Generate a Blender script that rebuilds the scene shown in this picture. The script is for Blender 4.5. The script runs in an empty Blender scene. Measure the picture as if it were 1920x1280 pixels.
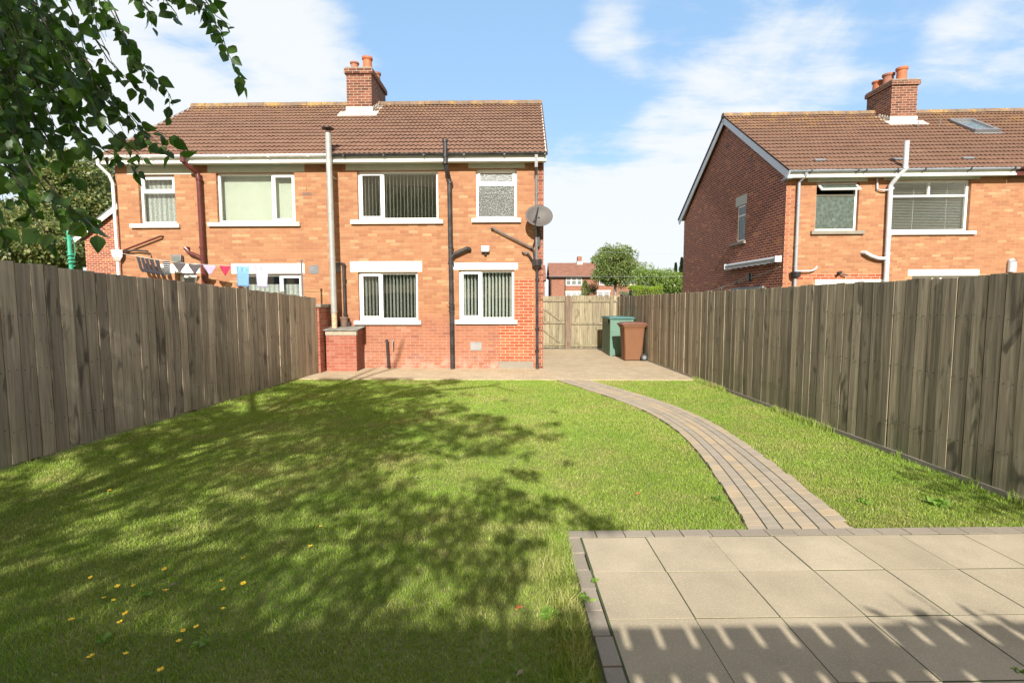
import bpy, math, random
import numpy as np
from math import sin, cos, radians, pi, sqrt
from mathutils import Vector, Matrix, noise as mnoise
random.seed(7); rng = np.random.default_rng(7)
SC = bpy.context.scene
COL = SC.collection
# ------------------------------------------------------------------ camera
FPX = 937.5; HC = 1.631
PIT, ROL, YAW = radians(4.445), radians(-0.046), radians(-1.322)
def _basis():
    cp, sp, cy, sy = cos(PIT), sin(PIT), cos(YAW), sin(YAW)
    f = Vector((sy*cp, cy*cp, -sp)); r = Vector((cy, -sy, 0)); u = r.cross(f)
    return r*cos(ROL)+u*sin(ROL), -r*sin(ROL)+u*cos(ROL), f
CR, CU, CF = _basis()
cd = bpy.data.cameras.new("camera"); cam = bpy.data.objects.new("camera", cd); COL.objects.link(cam)
cam.matrix_world = Matrix(((CR.x, CU.x, -CF.x, 0), (CR.y, CU.y, -CF.y, 0), (CR.z, CU.z, -CF.z, HC), (0, 0, 0, 1)))
cd.sensor_width = 36; cd.lens = FPX/1920*36; cd.clip_end = 2000; cd.clip_start = 0.05
SC.camera = cam
# ------------------------------------------------------------------ light
SUN_EL = radians(30.5); SUN_AZ = radians(0.0)      # the sun stands straight behind the camera
SC.view_settings.view_transform = 'Standard'; SC.view_settings.look = 'None'
SC.view_settings.exposure = 0.78; SC.view_settings.gamma = 1
sd = bpy.data.lights.new("sun", 'SUN'); sd.energy = 4.8; sd.angle = radians(0.5); sd.color = (1.0, 0.965, 0.90)
sun = bpy.data.objects.new("sun", sd); COL.objects.link(sun)
sdir = Vector((sin(SUN_AZ)*cos(SUN_EL), cos(SUN_EL), -sin(SUN_EL)))
sun.rotation_euler = sdir.to_track_quat('-Z', 'Y').to_euler(); sun.location = (0, -20, 20)
W = bpy.data.worlds.new("World"); SC.world = W; W.use_nodes = True

class NT:
    """small helper to write node trees"""
    def __init__(s, tree): s.t = tree; tree.nodes.clear()
    def n(s, typ, props=None, **ins):
        nd = s.t.nodes.new(typ)
        for k, v in (props or {}).items(): setattr(nd, k, v)
        for k, v in ins.items(): s.set(nd, k, v)
        return nd
    def set(s, nd, key, v):
        if isinstance(key, str) and key.startswith('i') and key[1:].isdigit(): sock = nd.inputs[int(key[1:])]
        else: sock = nd.inputs[key.replace('_', ' ')] if key.replace('_', ' ') in nd.inputs else nd.inputs[key]
        if isinstance(v, bpy.types.NodeSocket): s.t.links.new(v, sock)
        else: sock.default_value = v
    def math(s, op, a, b=0.0, c=None, clamp=False):
        nd = s.n('ShaderNodeMath', {'operation': op, 'use_clamp': clamp}, i0=a, i1=b)
        if c is not None: s.set(nd, 'i2', c)
        return nd.outputs[0]
    def vmath(s, op, a, b=(0, 0, 0)):
        nd = s.n('ShaderNodeVectorMath', {'operation': op}, i0=a, i1=b)
        return nd.outputs['Value'] if op in ('DOT_PRODUCT', 'LENGTH', 'DISTANCE') else nd.outputs[0]
    def noise(s, vec, scale, detail=3, rough=0.5, dist=0.0):
        nd = s.n('ShaderNodeTexNoise', None, Scale=scale, Detail=detail, Roughness=rough, Distortion=dist)
        if vec is not None: s.set(nd, 'Vector', vec)
        return nd.outputs[0]
    def scl(s, vec, sc):
        return s.vmath('MULTIPLY', vec, sc)
    def ramp(s, fac, stops, interp='LINEAR'):
        nd = s.n('ShaderNodeValToRGB'); cr = nd.color_ramp; cr.interpolation = interp
        while len(cr.elements) < len(stops): cr.elements.new(0.5)
        for e, (p, c) in zip(cr.elements, stops): e.position = p; e.color = c4(c)
        s.set(nd, 'i0', fac); return nd.outputs[0]
    def mr(s, v, a, b, c=0.0, d=1.0, smooth=False):
        nd = s.n('ShaderNodeMapRange', {'interpolation_type': 'SMOOTHSTEP' if smooth else 'LINEAR'})
        nd.clamp = True
        for i, x in enumerate((v, a, b, c, d)): s.set(nd, 'i%d' % i, x)
        return nd.outputs[0]
    def mix(s, fac, a, b, blend='MIX'):
        nd = s.n('ShaderNodeMix', {'data_type': 'RGBA', 'blend_type': blend})
        s.set(nd, 'i0', fac)
        s.set(nd, 'i6', c4(a)); s.set(nd, 'i7', c4(b))
        return nd.outputs[2]
    def mixs(s, fac, a, b):
        nd = s.n('ShaderNodeMixShader'); s.set(nd, 'i0', fac); s.t.links.new(a, nd.inputs[1]); s.t.links.new(b, nd.inputs[2]); return nd.outputs[0]
def c4(c):
    if isinstance(c, bpy.types.NodeSocket): return c
    if isinstance(c, (int, float)): return (c, c, c, 1)
    return tuple(c)+(1,) if len(c) == 3 else tuple(c)

def make_world():
    t = NT(W.node_tree)
    sky = t.n('ShaderNodeTexSky', {'sky_type': 'NISHITA', 'sun_disc': False, 'sun_elevation': SUN_EL, 'sun_rotation': pi,
                                   'altitude': 50, 'air_density': 1.0, 'dust_density': 0.6, 'ozone_density': 1.5})
    co = t.n('ShaderNodeTexCoord').outputs['Generated']
    sep = t.n('ShaderNodeSeparateXYZ', None, i0=co)
    z = t.math('MAXIMUM', sep.outputs[2], 0.0)
    zz = t.math('ADD', z, 0.12)
    px = t.math('DIVIDE', sep.outputs[0], zz); py = t.math('DIVIDE', sep.outputs[1], zz)
    pv = t.n('ShaderNodeCombineXYZ', None, i0=px, i1=py, i2=0.0).outputs[0]
    n1 = t.noise(t.vmath('ADD', pv, (3.1, 0.7, 0)), 1.1, 8, 0.58, 0.5)
    n2 = t.noise(t.scl(t.vmath('ADD', pv, (1.3, 5.2, 0)), (1.0, 2.2, 1)), 2.4, 8, 0.62, 0.3)
    nn = t.math('ADD', t.math('MULTIPLY', n1, 0.6), t.math('MULTIPLY', n2, 0.4))
    bias = None
    def blob(x, y, sharp, amt):
        d = (CR*((x-960)/FPX)+CU*((640-y)/FPX)+CF).normalized()
        dt = t.vmath('DOT_PRODUCT', co, tuple(d))
        v = t.math('MULTIPLY', t.mr(dt, 1-sharp, 1.0, 0, 1, True), amt)
        return v
    tot = None
    for b in [(1150, 420, .035, .20), (1300, 300, .012, .10), (400, 120, .040, .20), (600, 110, .016, .16), (720, 170, .004, .10), (1440, 190, .014, .10), (1500, 90, .006, .08), (1290, 130, .005, .06), (1140, 95, .004, .10), (120, 300, .04, .12),
              (640, 0, .035, -.10), (860, 90, .035, -.20), (1090, 230, .008, -.14), (1620, 260, .02, -.06), (1750, 130, .012, -.07),
              (1870, 100, .006, .15), (1680, 40, .008, .12), (1230, 30, .012, .03), (1360, 70, .010, .05)]:
        v = blob(*b); tot = v if tot is None else t.math('ADD', tot, v)
    hor = t.mr(sep.outputs[2], 0.0, 0.26, 0.16, -0.02)
    m = t.math('ADD', t.math('ADD', nn, tot), hor)
    mask = t.mr(m, 0.47, 0.70, 0, 1, True)
    sc = t.n('ShaderNodeHueSaturation', None, Saturation=0.80, Value=1.0, Color=sky.outputs[0]).outputs[0]
    skyc = t.mix(0.55, sc, (2.6, 4.6, 7.3))
    skyc = t.mix(1.0, skyc, (1.10, 1.12, 1.12), 'MULTIPLY')
    cl = t.mix(t.math('MULTIPLY', mask, .93), skyc, (6.35, 6.55, 6.6))
    sd_ = t.vmath('DOT_PRODUCT', co, tuple(-sdir)); glow = t.math('POWER', t.mr(sd_, -.1, 1.0, 0, 1), 1.6)  # warm sky glow around the sun, out of view, added to warm the ambient fill
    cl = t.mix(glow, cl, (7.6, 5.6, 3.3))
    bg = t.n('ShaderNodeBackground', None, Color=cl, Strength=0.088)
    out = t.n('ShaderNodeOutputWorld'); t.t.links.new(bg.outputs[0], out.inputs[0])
make_world()

# ------------------------------------------------------------------ helpers
def ray(px, py): return CR*((px-960)/FPX)+CU*((640-py)/FPX)+CF
def atY(px, py, Y):
    d = ray(px, py); return Vector((0, 0, HC))+d*(Y/d.y)
def gnd(px, py, z=0.0):
    d = ray(px, py); return Vector((0, 0, HC))+d*((z-HC)/d.z)

MATS = {}
def newmat(name):
    m = bpy.data.materials.new(name); m.use_nodes = True; MATS[name] = m
    t = NT(m.node_tree); out = t.n('ShaderNodeOutputMaterial')
    return m, t, out
def finish(t, out, color, rough=0.7, bump=None, bstr=0.3, bdist=0.01, metal=0.0, spec=None, coat=0.0, sub=None, alpha=None):
    p = t.n('ShaderNodeBsdfPrincipled', None, Roughness=rough, Metallic=metal)
    t.set(p, 'Base_Color', c4(color))
    if spec is not None: t.set(p, 'Specular IOR Level', spec)
    if coat: t.set(p, 'Coat Weight', coat)
    if bump is not None:
        b = t.n('ShaderNodeBump', None, Strength=bstr, Distance=bdist, Height=bump); t.t.links.new(b.outputs[0], p.inputs['Normal'])
    t.t.links.new(p.outputs[0], out.inputs[0]); return p
def pos(t): return t.n('ShaderNodeNewGeometry').outputs['Position']
def simple(name, col, rough=0.6, var=0.15, scale=6.0, metal=0.0, bump=0.0, col2=None, fine=0.0, spec=None):
    m, t, out = newmat(name); P = pos(t)
    n = t.noise(P, scale, 5, 0.6)
    c = t.mix(t.mr(n, 0.3, 0.7), tuple(x*(1-var) for x in col), tuple(min(1, x*(1+var)) for x in col) if col2 is None else col2)
    if fine:
        n2 = t.noise(P, 160, 3, 0.7)
        c = t.mix(fine, c, t.ramp(n2, [(0.35, tuple(x*0.45 for x in col)), (0.65, tuple(min(1, x*1.5) for x in col))]))
    nb = t.noise(P, scale*12, 4, 0.6)
    finish(t, out, c, rough, nb if bump else None, bump, 0.004, metal, spec=spec)
    return m

simple('white_upvc', (.80, .80, .78), .28, .03, 3)
simple('white_paint', (.82, .80, .74), .6, .07, 5, bump=.15)
simple('stained_white', (.80, .78, .70), .65, .10, 9, bump=.3, col2=(.55, .52, .42))
simple('lintel_grey', (.50, .50, .43), .8, .08, 5, bump=.3)  # upper-floor lintels, greyer than the ground-floor ones
simple('fascia_white', (.72, .71, .64), .5, .06, 4)
simple('black_plastic', (.010, .008, .008), .42, .2, 6, bump=.05, col2=(.05, .045, .045))
simple('grey_plastic', (.16, .155, .16), .35, .1, 6)
simple('grey_fascia', (.30, .33, .37), .45, .05, 5)
simple('pale_fascia', (.60, .64, .70), .45, .05, 4)
simple('brown_plastic', (.10, .022, .018), .32, .2, 5)
simple('white_pipe', (.50, .51, .53), .38, .08, 5)
simple('galvanised', (.34, .335, .31), .45, .12, 7, metal=.2, bump=.08)
simple('rust_white', (.72, .62, .45), .6, .2, 18, col2=(.45, .22, .08))
simple('cowl_black', (.03, .02, .02), .5, .3, 20)
simple('dish_grey', (.085, .075, .068), .6, .10, 3)
simple('dark_metal', (.025, .025, .028), .4, .2, 9)
simple('lead', (.22, .23, .24), .5, .15, 6, metal=.2)
simple('mortar_white', (.52, .49, .43), .85, .12, 12, bump=.5)
simple('terracotta', (.42, .13, .05), .7, .2, 6, bump=.2)
simple('terracotta_dull', (.30, .14, .10), .8, .25, 6, bump=.3, col2=(.42, .16, .09))
simple('clay_brown', (.17, .10, .07), .7, .2, 9, bump=.2)
simple('concrete', (.24, .21, .165), .85, .15, 5, bump=.5, fine=.3)
simple('coping_stone', (.26, .22, .17), .9, .3, 10, bump=.8, fine=.3)
simple('slab_lid', (.19, .18, .16), .85, .3, 7, bump=.6, col2=(.30, .28, .25))
simple('beige_fascia', (.34, .30, .22), .8, .12, 8, bump=.2)
simple('brown_door', (.16, .045, .028), .5, .2, 7, bump=.2)
simple('bin_brown', (.175, .075, .032), .6, .07, 4, bump=.08, fine=.06)
simple('bin_lid', (.17, .072, .045), .5, .12, 6, bump=.1)
simple('rubber', (.02, .02, .02), .6, .1, 9)
simple('box_green', (.105, .20, .145), .5, .08, 5, bump=.1)
simple('box_lid', (.055, .165, .15), .45, .08, 5, bump=.1)
simple('vent_grey', (.30, .29, .27), .5, .1, 9)
simple('interior', (.42, .42, .36), .8, .1, 2)
simple('interior_dark', (.03, .03, .03), .8, .1, 2)
simple('blind_white', (.74, .76, .74), .7, .04, 3)
simple('blind_cream', (.50, .52, .46), .7, .04, 3)
simple('awning_cloth', (.55, .54, .52), .7, .3, 12, col2=(.30, .29, .29))
simple('green_pole', (.03, .30, .17), .5, .2, 9, col2=(.06, .42, .27))
simple('cable', (.35, .36, .38), .6, .05, 3)
simple('rope', (.55, .56, .52), .7, .1, 30)
simple('cloth_black', (.03, .028, .035), .9, .2, 30)
simple('cloth_charcoal', (.075, .065, .07), .9, .15, 30)
simple('cloth_lavender', (.36, .30, .42), .9, .08, 30)
simple('cloth_red', (.36, .02, .06), .9, .1, 30)
simple('cloth_blue', (.15, .30, .55), .9, .08, 20)
simple('cloth_lilac', (.42, .38, .58), .9, .06, 20)
simple('petal', (.95, .62, .03), .5, .1, 60)
simple('stem_green', (.06, .12, .02), .7, .2, 60)
simple('dead_leaf', (.20, .13, .07), .8, .3, 40, col2=(.36, .30, .20))
simple('red_leaf', (.50, .12, .04), .7, .2, 40)
simple('joint_dirt', (.075, .062, .038), .95, .3, 5, bump=1.0, col2=(.07, .10, .028))
simple('soil', (.075, .055, .035), .95, .3, 14, bump=1.0)
simple('ground_far', (.08, .10, .035), .95, .3, .6)
simple('lamp_white', (.12, .13, .11), .3, .1, 9)
simple('far_roof', (.21, .095, .060), .8, .2, 1.6, bump=.3)

def cloth_striped():
    m, t, out = newmat('cloth_striped'); P = pos(t)
    s = t.n('ShaderNodeSeparateXYZ', None, i0=P)
    w = t.math('FRACT', t.math('MULTIPLY', s.outputs[2], 22.0))
    finish(t, out, t.ramp(w, [(0, (.03, .028, .035)), (.80, (.6, .6, .6))], 'CONSTANT'), .9)
cloth_striped()

def glass():
    m, t, out = newmat('window_glass')
    fr = t.n('ShaderNodeFresnel', None, IOR=1.5).outputs[0]
    f = t.math('ADD', t.math('MULTIPLY', fr, .9), 0.0, clamp=True)
    g = t.n('ShaderNodeBsdfGlossy', None, Color=(1, 1, 1, 1), Roughness=.01)
    tr = t.n('ShaderNodeBsdfTransparent', None, Color=(.88, .90, .87, 1))
    P = pos(t); b = t.n('ShaderNodeBump', None, Strength=.03, Distance=.02, Height=t.noise(P, 1.3, 1)); t.t.links.new(b.outputs[0], g.inputs['Normal'])
    t.t.links.new(t.mixs(f, tr.outputs[0], g.outputs[0]), out.inputs[0])
glass()
def frosted(name, base, hi, scale):
    m, t, out = newmat(name); P = pos(t)
    v = t.n('ShaderNodeTexVoronoi', {'feature': 'SMOOTH_F1'}, Vector=t.scl(P, (1, 1, .75)), Scale=scale)
    v2 = t.noise(P, scale*1.6, 4, .7, .8)
    h = t.math('ADD', t.math('MULTIPLY', v.outputs[0], .5), t.math('MULTIPLY', v2, .7))
    c = t.ramp(h, [(.42, base), (.60, tuple((a+b)/2 for a, b in zip(base, hi))), (.72, hi)])
    finish(t, out, c, .22, h, .8, .012)
frosted('frosted_glass', (.04, .047, .038), (.105, .115, .095), 46)
frosted('frosted_pale', (.10, .11, .10), (.24, .25, .24), 40)
frosted('frosted_dark', (.055, .075, .06), (.11, .14, .12), 14)

def net():
    m, t, out = newmat('net_curtain'); P = pos(t)
    s = t.n('ShaderNodeSeparateXYZ', None, i0=P)
    w = t.math('SINE', t.math('MULTIPLY', s.outputs[0], 52.0)); n = t.noise(P, 34, 3, .6)
    c = t.mix(t.mr(w, -1, 1), (.33, .35, .35), (.60, .61, .61))
    d = t.n('ShaderNodeBsdfDiffuse'); t.set(d, 'i0', c)
    tr = t.n('ShaderNodeBsdfTransparent')
    t.t.links.new(t.mixs(t.mr(n, .35, .6, .55, .98), tr.outputs[0], d.outputs[0]), out.inputs[0])
net()

def brick(name, ramp, mortar, low=None, bw=.225, rh=.0755, ms=.010, mvar=.3, lowz=(1.05, 1.5), mort_low=None, bstr=.8, stain=.14, mortar_bright=None):
    m, t, out = newmat(name)
    uv = t.n('ShaderNodeUVMap', {'uv_map': 'uv'}).outputs[0]
    wob = t.noise(uv, 9, 2); uvw = t.vmath('ADD', uv, t.n('ShaderNodeCombineXYZ', None, i0=t.math('MULTIPLY', t.math('SUBTRACT', wob, .5), .006), i1=t.math('MULTIPLY', t.math('SUBTRACT', wob, .5), .006), i2=0.).outputs[0])
    b = t.n('ShaderNodeTexBrick', {'offset': .5, 'squash': 1.0}, Vector=uvw, Scale=1.0)
    b.inputs['Color1'].default_value = (0, 0, 0, 1); b.inputs['Color2'].default_value = (1, 1, 1, 1); b.inputs['Mortar'].default_value = (.5, .5, .5, 1)
    b.inputs['Brick Width'].default_value = bw; b.inputs['Row Height'].default_value = rh; b.inputs['Mortar Size'].default_value = ms*.5
    b.inputs['Mortar Smooth'].default_value = .25; b.inputs['Bias'].default_value = 0
    tint = b.outputs[0]; fac = b.outputs[1]
    col = t.ramp(tint, ramp)
    sep = t.n('ShaderNodeSeparateXYZ', None, i0=uv)
    big = t.noise(uv, .9, 4, .6); mid = t.noise(uv, 6, 5, .65); fine = t.noise(uv, 70, 4, .7)
    zn = t.math('ADD', sep.outputs[1], t.math('MULTIPLY', t.math('SUBTRACT', t.noise(uv, 2.2, 3), .5), .7))
    lf = t.mr(zn, lowz[0], lowz[1], 1, 0, True)
    if low is not None: col = t.mix(lf, col, t.ramp(tint, low))
    col = t.mix(t.mr(mid, .35, .75, 0, .35), col, t.mix(1.0, col, (.72, .66, .62), 'MULTIPLY'))
    col = t.mix(t.mr(fine, .3, .7, 0, .35), col, t.mix(1.0, col, (.70, .68, .66), 'MULTIPLY'))
    col = t.mix(t.mr(big, .4, .7, 0, stain), col, t.mix(1.0, col, (.80, .72, .66), 'MULTIPLY'))
    mo = t.mix(t.mr(mid, .3, .7), mortar, tuple(x*(1-mvar) for x in mortar))
    if mort_low is not None: mo = t.mix(t.mr(zn, .2, lowz[1], 1, 0), mo, mort_low)
    stk = t.mr(t.noise(t.scl(uv, (5, .55, 1)), 1.0, 5, .65), .52, .74, 0, .20)
    col = t.mix(stk, col, t.mix(1.0, col, (.62, .56, .52), 'MULTIPLY'))
    # damp, pale bottom courses
    eff = t.math('MULTIPLY', t.mr(sep.outputs[1], .05, .45, 1, 0), t.mr(t.noise(uv, 3.2, 4, .6), .45, .65))
    if low is not None: col = t.mix(t.math('MULTIPLY', eff, .5), col, (.55, .40, .33))
    c = t.mix(t.math('MULTIPLY', fac, .92), col, mo)
    h = t.math('SUBTRACT', t.math('MULTIPLY', fine, .12), fac)
    finish(t, out, c, .85, h, bstr, .006)
    return m
OR = [(0, (.33, .138, .065)), (.3, (.365, .160, .075)), (.6, (.39, .182, .086)), (.85, (.41, .205, .098)), (.95, (.47, .27, .14)), (1, (.375, .15, .07))]
PK = [(0, (.31, .110, .062)), (.4, (.345, .130, .072)), (.8, (.37, .15, .085)), (.95, (.26, .09, .06)), (1, (.44, .20, .12))]
brick('facade_brick', OR, (.40, .255, .15), PK, mort_low=(.50, .34, .23))
brick('facade_brick_right', OR, (.42, .265, .16), None)
brick('patch_brick', [(0, (.33, .065, .024)), (.5, (.38, .09, .035)), (1, (.42, .13, .06))], (.66, .50, .33), ms=.013)
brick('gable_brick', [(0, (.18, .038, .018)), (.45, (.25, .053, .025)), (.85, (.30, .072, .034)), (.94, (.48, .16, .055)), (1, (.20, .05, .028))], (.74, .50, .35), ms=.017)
brick('corner_brick', [(0, (.17, .05, .026)), (.5, (.26, .075, .04)), (1, (.36, .13, .07))], (.56, .43, .31), ms=.012)
brick('corner_orange', [(0, (.30, .09, .045)), (.5, (.38, .125, .055)), (1, (.44, .17, .08))], (.62, .48, .36), ms=.013)
brick('chimney_brick', [(0, (.10, .030, .018)), (.5, (.16, .048, .027)), (1, (.24, .085, .05))], (.46, .35, .24), ms=.016)
brick('store_brick', [(0, (.29, .075, .042)), (.5, (.34, .10, .06)), (1, (.38, .15, .10))], (.48, .32, .23), ms=.009)
brick('far_brick', [(0, (.24, .09, .055)), (.5, (.29, .12, .07)), (1, (.33, .14, .09))], (.36, .24, .18))
brick('paving_brick', [(0, (.43, .35, .225)), (.5, (.48, .39, .26)), (1, (.53, .43, .295))], (.33, .26, .17), bw=.2, rh=.1, ms=.007, bstr=.35, stain=.35)

def roof_mat(name, base, lichen_z, amt):
    m, t, out = newmat(name); P = pos(t)
    isl = t.n('ShaderNodeNewGeometry').outputs['Random Per Island']
    n = t.noise(P, 1.1, 5, .65); n2 = t.noise(P, 9, 5, .7); n3 = t.noise(P, 60, 3, .7)
    c = t.mix(t.mr(n, .35, .65), base, tuple(x*.78 for x in base))
    c = t.mix(t.mr(n2, .40, .72, 0, .6), c, tuple(x*.45 for x in base))
    c = t.mix(t.mr(isl, 0, 1, 0, .25), c, tuple(min(1, x*1.35) for x in base))
    c = t.mix(t.mr(n3, .35, .75, 0, .5), c, tuple(x*.55 for x in base))
    s = t.n('ShaderNodeSeparateXYZ', None, i0=P)
    zf = t.mr(s.outputs[2], lichen_z[0], lichen_z[1], 0, 1)
    l = t.math('MULTIPLY', t.mr(t.noise(P, 2.3, 5, .7), .48, .62), t.mr(t.noise(P, 22, 4, .7), .40, .58))
    c = t.mix(t.math('MULTIPLY', t.math('MULTIPLY', l, zf), amt), c, (.52, .30, .05))
    l2 = t.math('MULTIPLY', t.mr(t.noise(P, 5, 5, .7), .6, .72), .5)
    c = t.mix(l2, c, (.34, .27, .19))
    finish(t, out, c, .9, n3, .5, .004)
roof_mat('roof_tile', (.225, .122, .078), (6.9, 7.7), .45)
roof_mat('ridge_tile', (.22, .15, .10), (6.0, 6.5), .75)
simple('tile_gap', (.035, .018, .012), .95, .4, 9)

def wood(name, base, light, green=.25, dark=.35, rough=.85):
    m, t, out = newmat(name)
    g = t.n('ShaderNodeNewGeometry'); P = g.outputs['Position']; r = g.outputs['Random Per Island']
    off = t.n('ShaderNodeCombineXYZ', None, i0=t.math('MULTIPLY', r, 37.), i1=t.math('MULTIPLY', r, 91.), i2=t.math('MULTIPLY', r, 53.)).outputs[0]
    Q = t.vmath('ADD', P, off)
    gr = t.noise(t.scl(Q, (34, 34, 1.3)), 1.0, 6, .65, .4)
    kn = t.noise(t.scl(Q, (6, 6, 1.6)), 1.0, 3, .5, 1.2)
    st = t.noise(t.scl(Q, (9, 9, .9)), 1.0, 4, .6)
    b = t.mr(r, 0, 1, .72, 1.22)
    c = t.ramp(gr, [(.30, tuple(x*.55 for x in base)), (.5, base), (.72, light)])
    c = t.mix(t.mr(kn, .60, .70, 0, .85), c, tuple(x*dark for x in base))
    c = t.mix(t.mr(st, .50, .74, 0, .6), c, tuple(x*.5 for x in base))
    bb = t.n('ShaderNodeCombineXYZ', None, i0=b, i1=b, i2=b).outputs[0]
    c = t.mix(1.0, c, bb, 'MULTIPLY')
    s = t.n('ShaderNodeSeparateXYZ', None, i0=P)
    gz = t.math('MULTIPLY', t.mr(s.outputs[2], .0, .6, 1, 0), t.mr(t.noise(P, 1.8, 3), .4, .65))
    c = t.mix(t.math('MULTIPLY', gz, green), c, (.10, .125, .045))
    # pale scuffs
    sc = t.mr(t.noise(t.scl(Q, (11, 11, 3.5)), 1.0, 6, .75), .66, .74)
    c = t.mix(t.math('MULTIPLY', sc, .35), c, (.40, .38, .34))
    h = t.math('ADD', gr, t.math('MULTIPLY', kn, .4))
    finish(t, out, c, rough, h, .55, .004)
wood('fence_wood', (.31, .255, .17), (.46, .395, .285), .45, dark=.25)
wood('fence_wood_left', (.36, .285, .20), (.50, .41, .30), .3, dark=.25)
wood('gate_wood', (.27, .225, .14), (.38, .33, .22), .2)
wood('post_wood', (.22, .15, .10), (.33, .26, .18), .1)
wood('bark', (.22, .20, .17), (.42, .40, .36), .1)
wood('twig', (.055, .045, .03), (.09, .075, .05), 0)

def slab_mat(name, a, b, blend=.4, dirt=.35):
    m, t, out = newmat(name); g = t.n('ShaderNodeNewGeometry'); P = g.outputs['Position']; r = g.outputs['Random Per Island']
    c = t.mix(r, a, b)
    n = t.noise(P, 2.2, 6, .6); f = t.noise(P, 260, 3, .8); f2 = t.noise(P, 90, 3, .8)
    c = t.mix(t.mr(n, .35, .7, 0, dirt), c, tuple(x*.68 for x in a))
    c = t.mix(t.mr(f, .35, .68, 0, blend), c, tuple(x*.45 for x in a))
    c = t.mix(t.mr(f2, .55, .72, 0, blend), c, tuple(min(1, x*1.35) for x in b))
    finish(t, out, c, .9, f, .6, .002)
slab_mat('patio_slab', (.45, .37, .25), (.54, .45, .315), .55, .7)
slab_mat('edging_block', (.29, .245, .185), (.37, .31, .235), .5)
def paver():
    m, t, out = newmat('path_paver'); g = t.n('ShaderNodeNewGeometry'); P = g.outputs['Position']; r = g.outputs['Random Per Island']
    at = t.n('ShaderNodeAttribute', {'attribute_name': 'tone'}).outputs['Fac']
    tan = t.ramp(r, [(0, (.41, .335, .235)), (.35, (.45, .36, .245)), (.55, (.53, .40, .24)), (.75, (.42, .35, .255)), (1, (.50, .385, .245))])
    grey = t.ramp(r, [(0, (.34, .30, .235)), (.5, (.37, .32, .255)), (1, (.42, .35, .265))])
    c = t.mix(at, tan, grey)
    f = t.noise(P, 240, 3, .8); n = t.noise(P, 5, 5, .6)
    c = t.mix(t.mr(f, .35, .7, 0, .5), c, (.14, .11, .08)); c = t.mix(t.mr(n, .45, .7, 0, .3), c, (.22, .18, .12))
    finish(t, out, c, .9, f, .6, .002)
paver()

def grass_mat():
    m, t, out = newmat('grass_blade'); P = pos(t)
    at = t.n('ShaderNodeAttribute', {'attribute_name': 'tone'}).outputs['Fac']
    big = t.noise(P, .55, 4, .6); mid = t.noise(P, 2.6, 4, .6)
    c = t.ramp(at, [(0, (.19, .28, .036)), (.45, (.285, .385, .058)), (.8, (.36, .44, .085)), (.93, (.48, .50, .17)), (1, (.60, .52, .29))])
    dry = t.math('MULTIPLY', t.mr(t.math('ADD', t.math('MULTIPLY', big, .5), t.math('MULTIPLY', mid, .5)), .47, .60), .65)
    c = t.mix(dry, c, t.ramp(at, [(0, (.27, .26, .070)), (.5, (.44, .39, .14)), (1, (.60, .49, .28))]))
    lush = t.mr(t.noise(P, .9, 3, .5), .45, .70, 0, .5)
    c = t.mix(lush, c, (.19, .36, .035))
    d = t.n('ShaderNodeBsdfPrincipled', None, Roughness=.55); t.set(d, 'Base_Color', c); t.set(d, 'Specular IOR Level', .25)
    tl = t.n('ShaderNodeBsdfTranslucent'); t.set(tl, 'i0', t.mix(1., c, (1.1, 1.3, .5), 'MULTIPLY'))
    t.t.links.new(t.mixs(.30, d.outputs[0], tl.outputs[0]), out.inputs[0])
    m, t, out = newmat('lawn_soil'); P = pos(t)
    n = t.noise(P, 3, 5, .6); f = t.noise(P, 80, 4, .7)
    c = t.mix(t.mr(n, .35, .65), (.17, .20, .04), (.25, .25, .075))
    c = t.mix(t.mr(f, .4, .7, 0, .3), c, (.11, .10, .035))
    finish(t, out, c, .95, f, 1., .02)
grass_mat()
def leaf_mat(name, stops, trans=.35, rough=.45):
    m, t, out = newmat(name); g = t.n('ShaderNodeNewGeometry'); r = g.outputs['Random Per Island']
    c = t.ramp(r, stops); c = t.mix(t.mr(t.noise(g.outputs['Position'], 1.7, 3), .35, .65, 0, .35), c, tuple(x*.6 for x in stops[0][1]))
    d = t.n('ShaderNodeBsdfPrincipled', None, Roughness=rough); t.set(d, 'Base_Color', c); t.set(d, 'Specular IOR Level', .4)
    tl = t.n('ShaderNodeBsdfTranslucent'); t.set(tl, 'i0', t.mix(1., c, (1.2, 1.5, .5), 'MULTIPLY'))
    t.t.links.new(t.mixs(trans, d.outputs[0], tl.outputs[0]), out.inputs[0])
leaf_mat('birch_leaf', [(0, (.036, .08, .015)), (.5, (.06, .125, .022)), (.9, (.09, .17, .03)), (1, (.13, .20, .04))], trans=.45)
leaf_mat('tree_leaf', [(0, (.13, .18, .055)), (.5, (.19, .25, .075)), (1, (.29, .33, .12))])
leaf_mat('willow_leaf', [(0, (.12, .19, .035)), (.5, (.18, .26, .05)), (1, (.27, .34, .08))])
leaf_mat('conifer_leaf', [(0, (.025, .05, .02)), (.5, (.04, .075, .028)), (1, (.07, .11, .04))])
leaf_mat('hedge_leaf', [(0, (.20, .30, .03)), (.5, (.30, .40, .04)), (1, (.40, .46, .07))])
leaf_mat('pine_leaf', [(0, (.10, .14, .05)), (.5, (.19, .23, .085)), (.85, (.30, .29, .12)), (1, (.38, .32, .15))])
leaf_mat('pale_leaf', [(0, (.16, .20, .12)), (1, (.28, .32, .20))])
leaf_mat('weed_leaf', [(0, (.16, .28, .04)), (1, (.26, .40, .07))])

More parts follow.
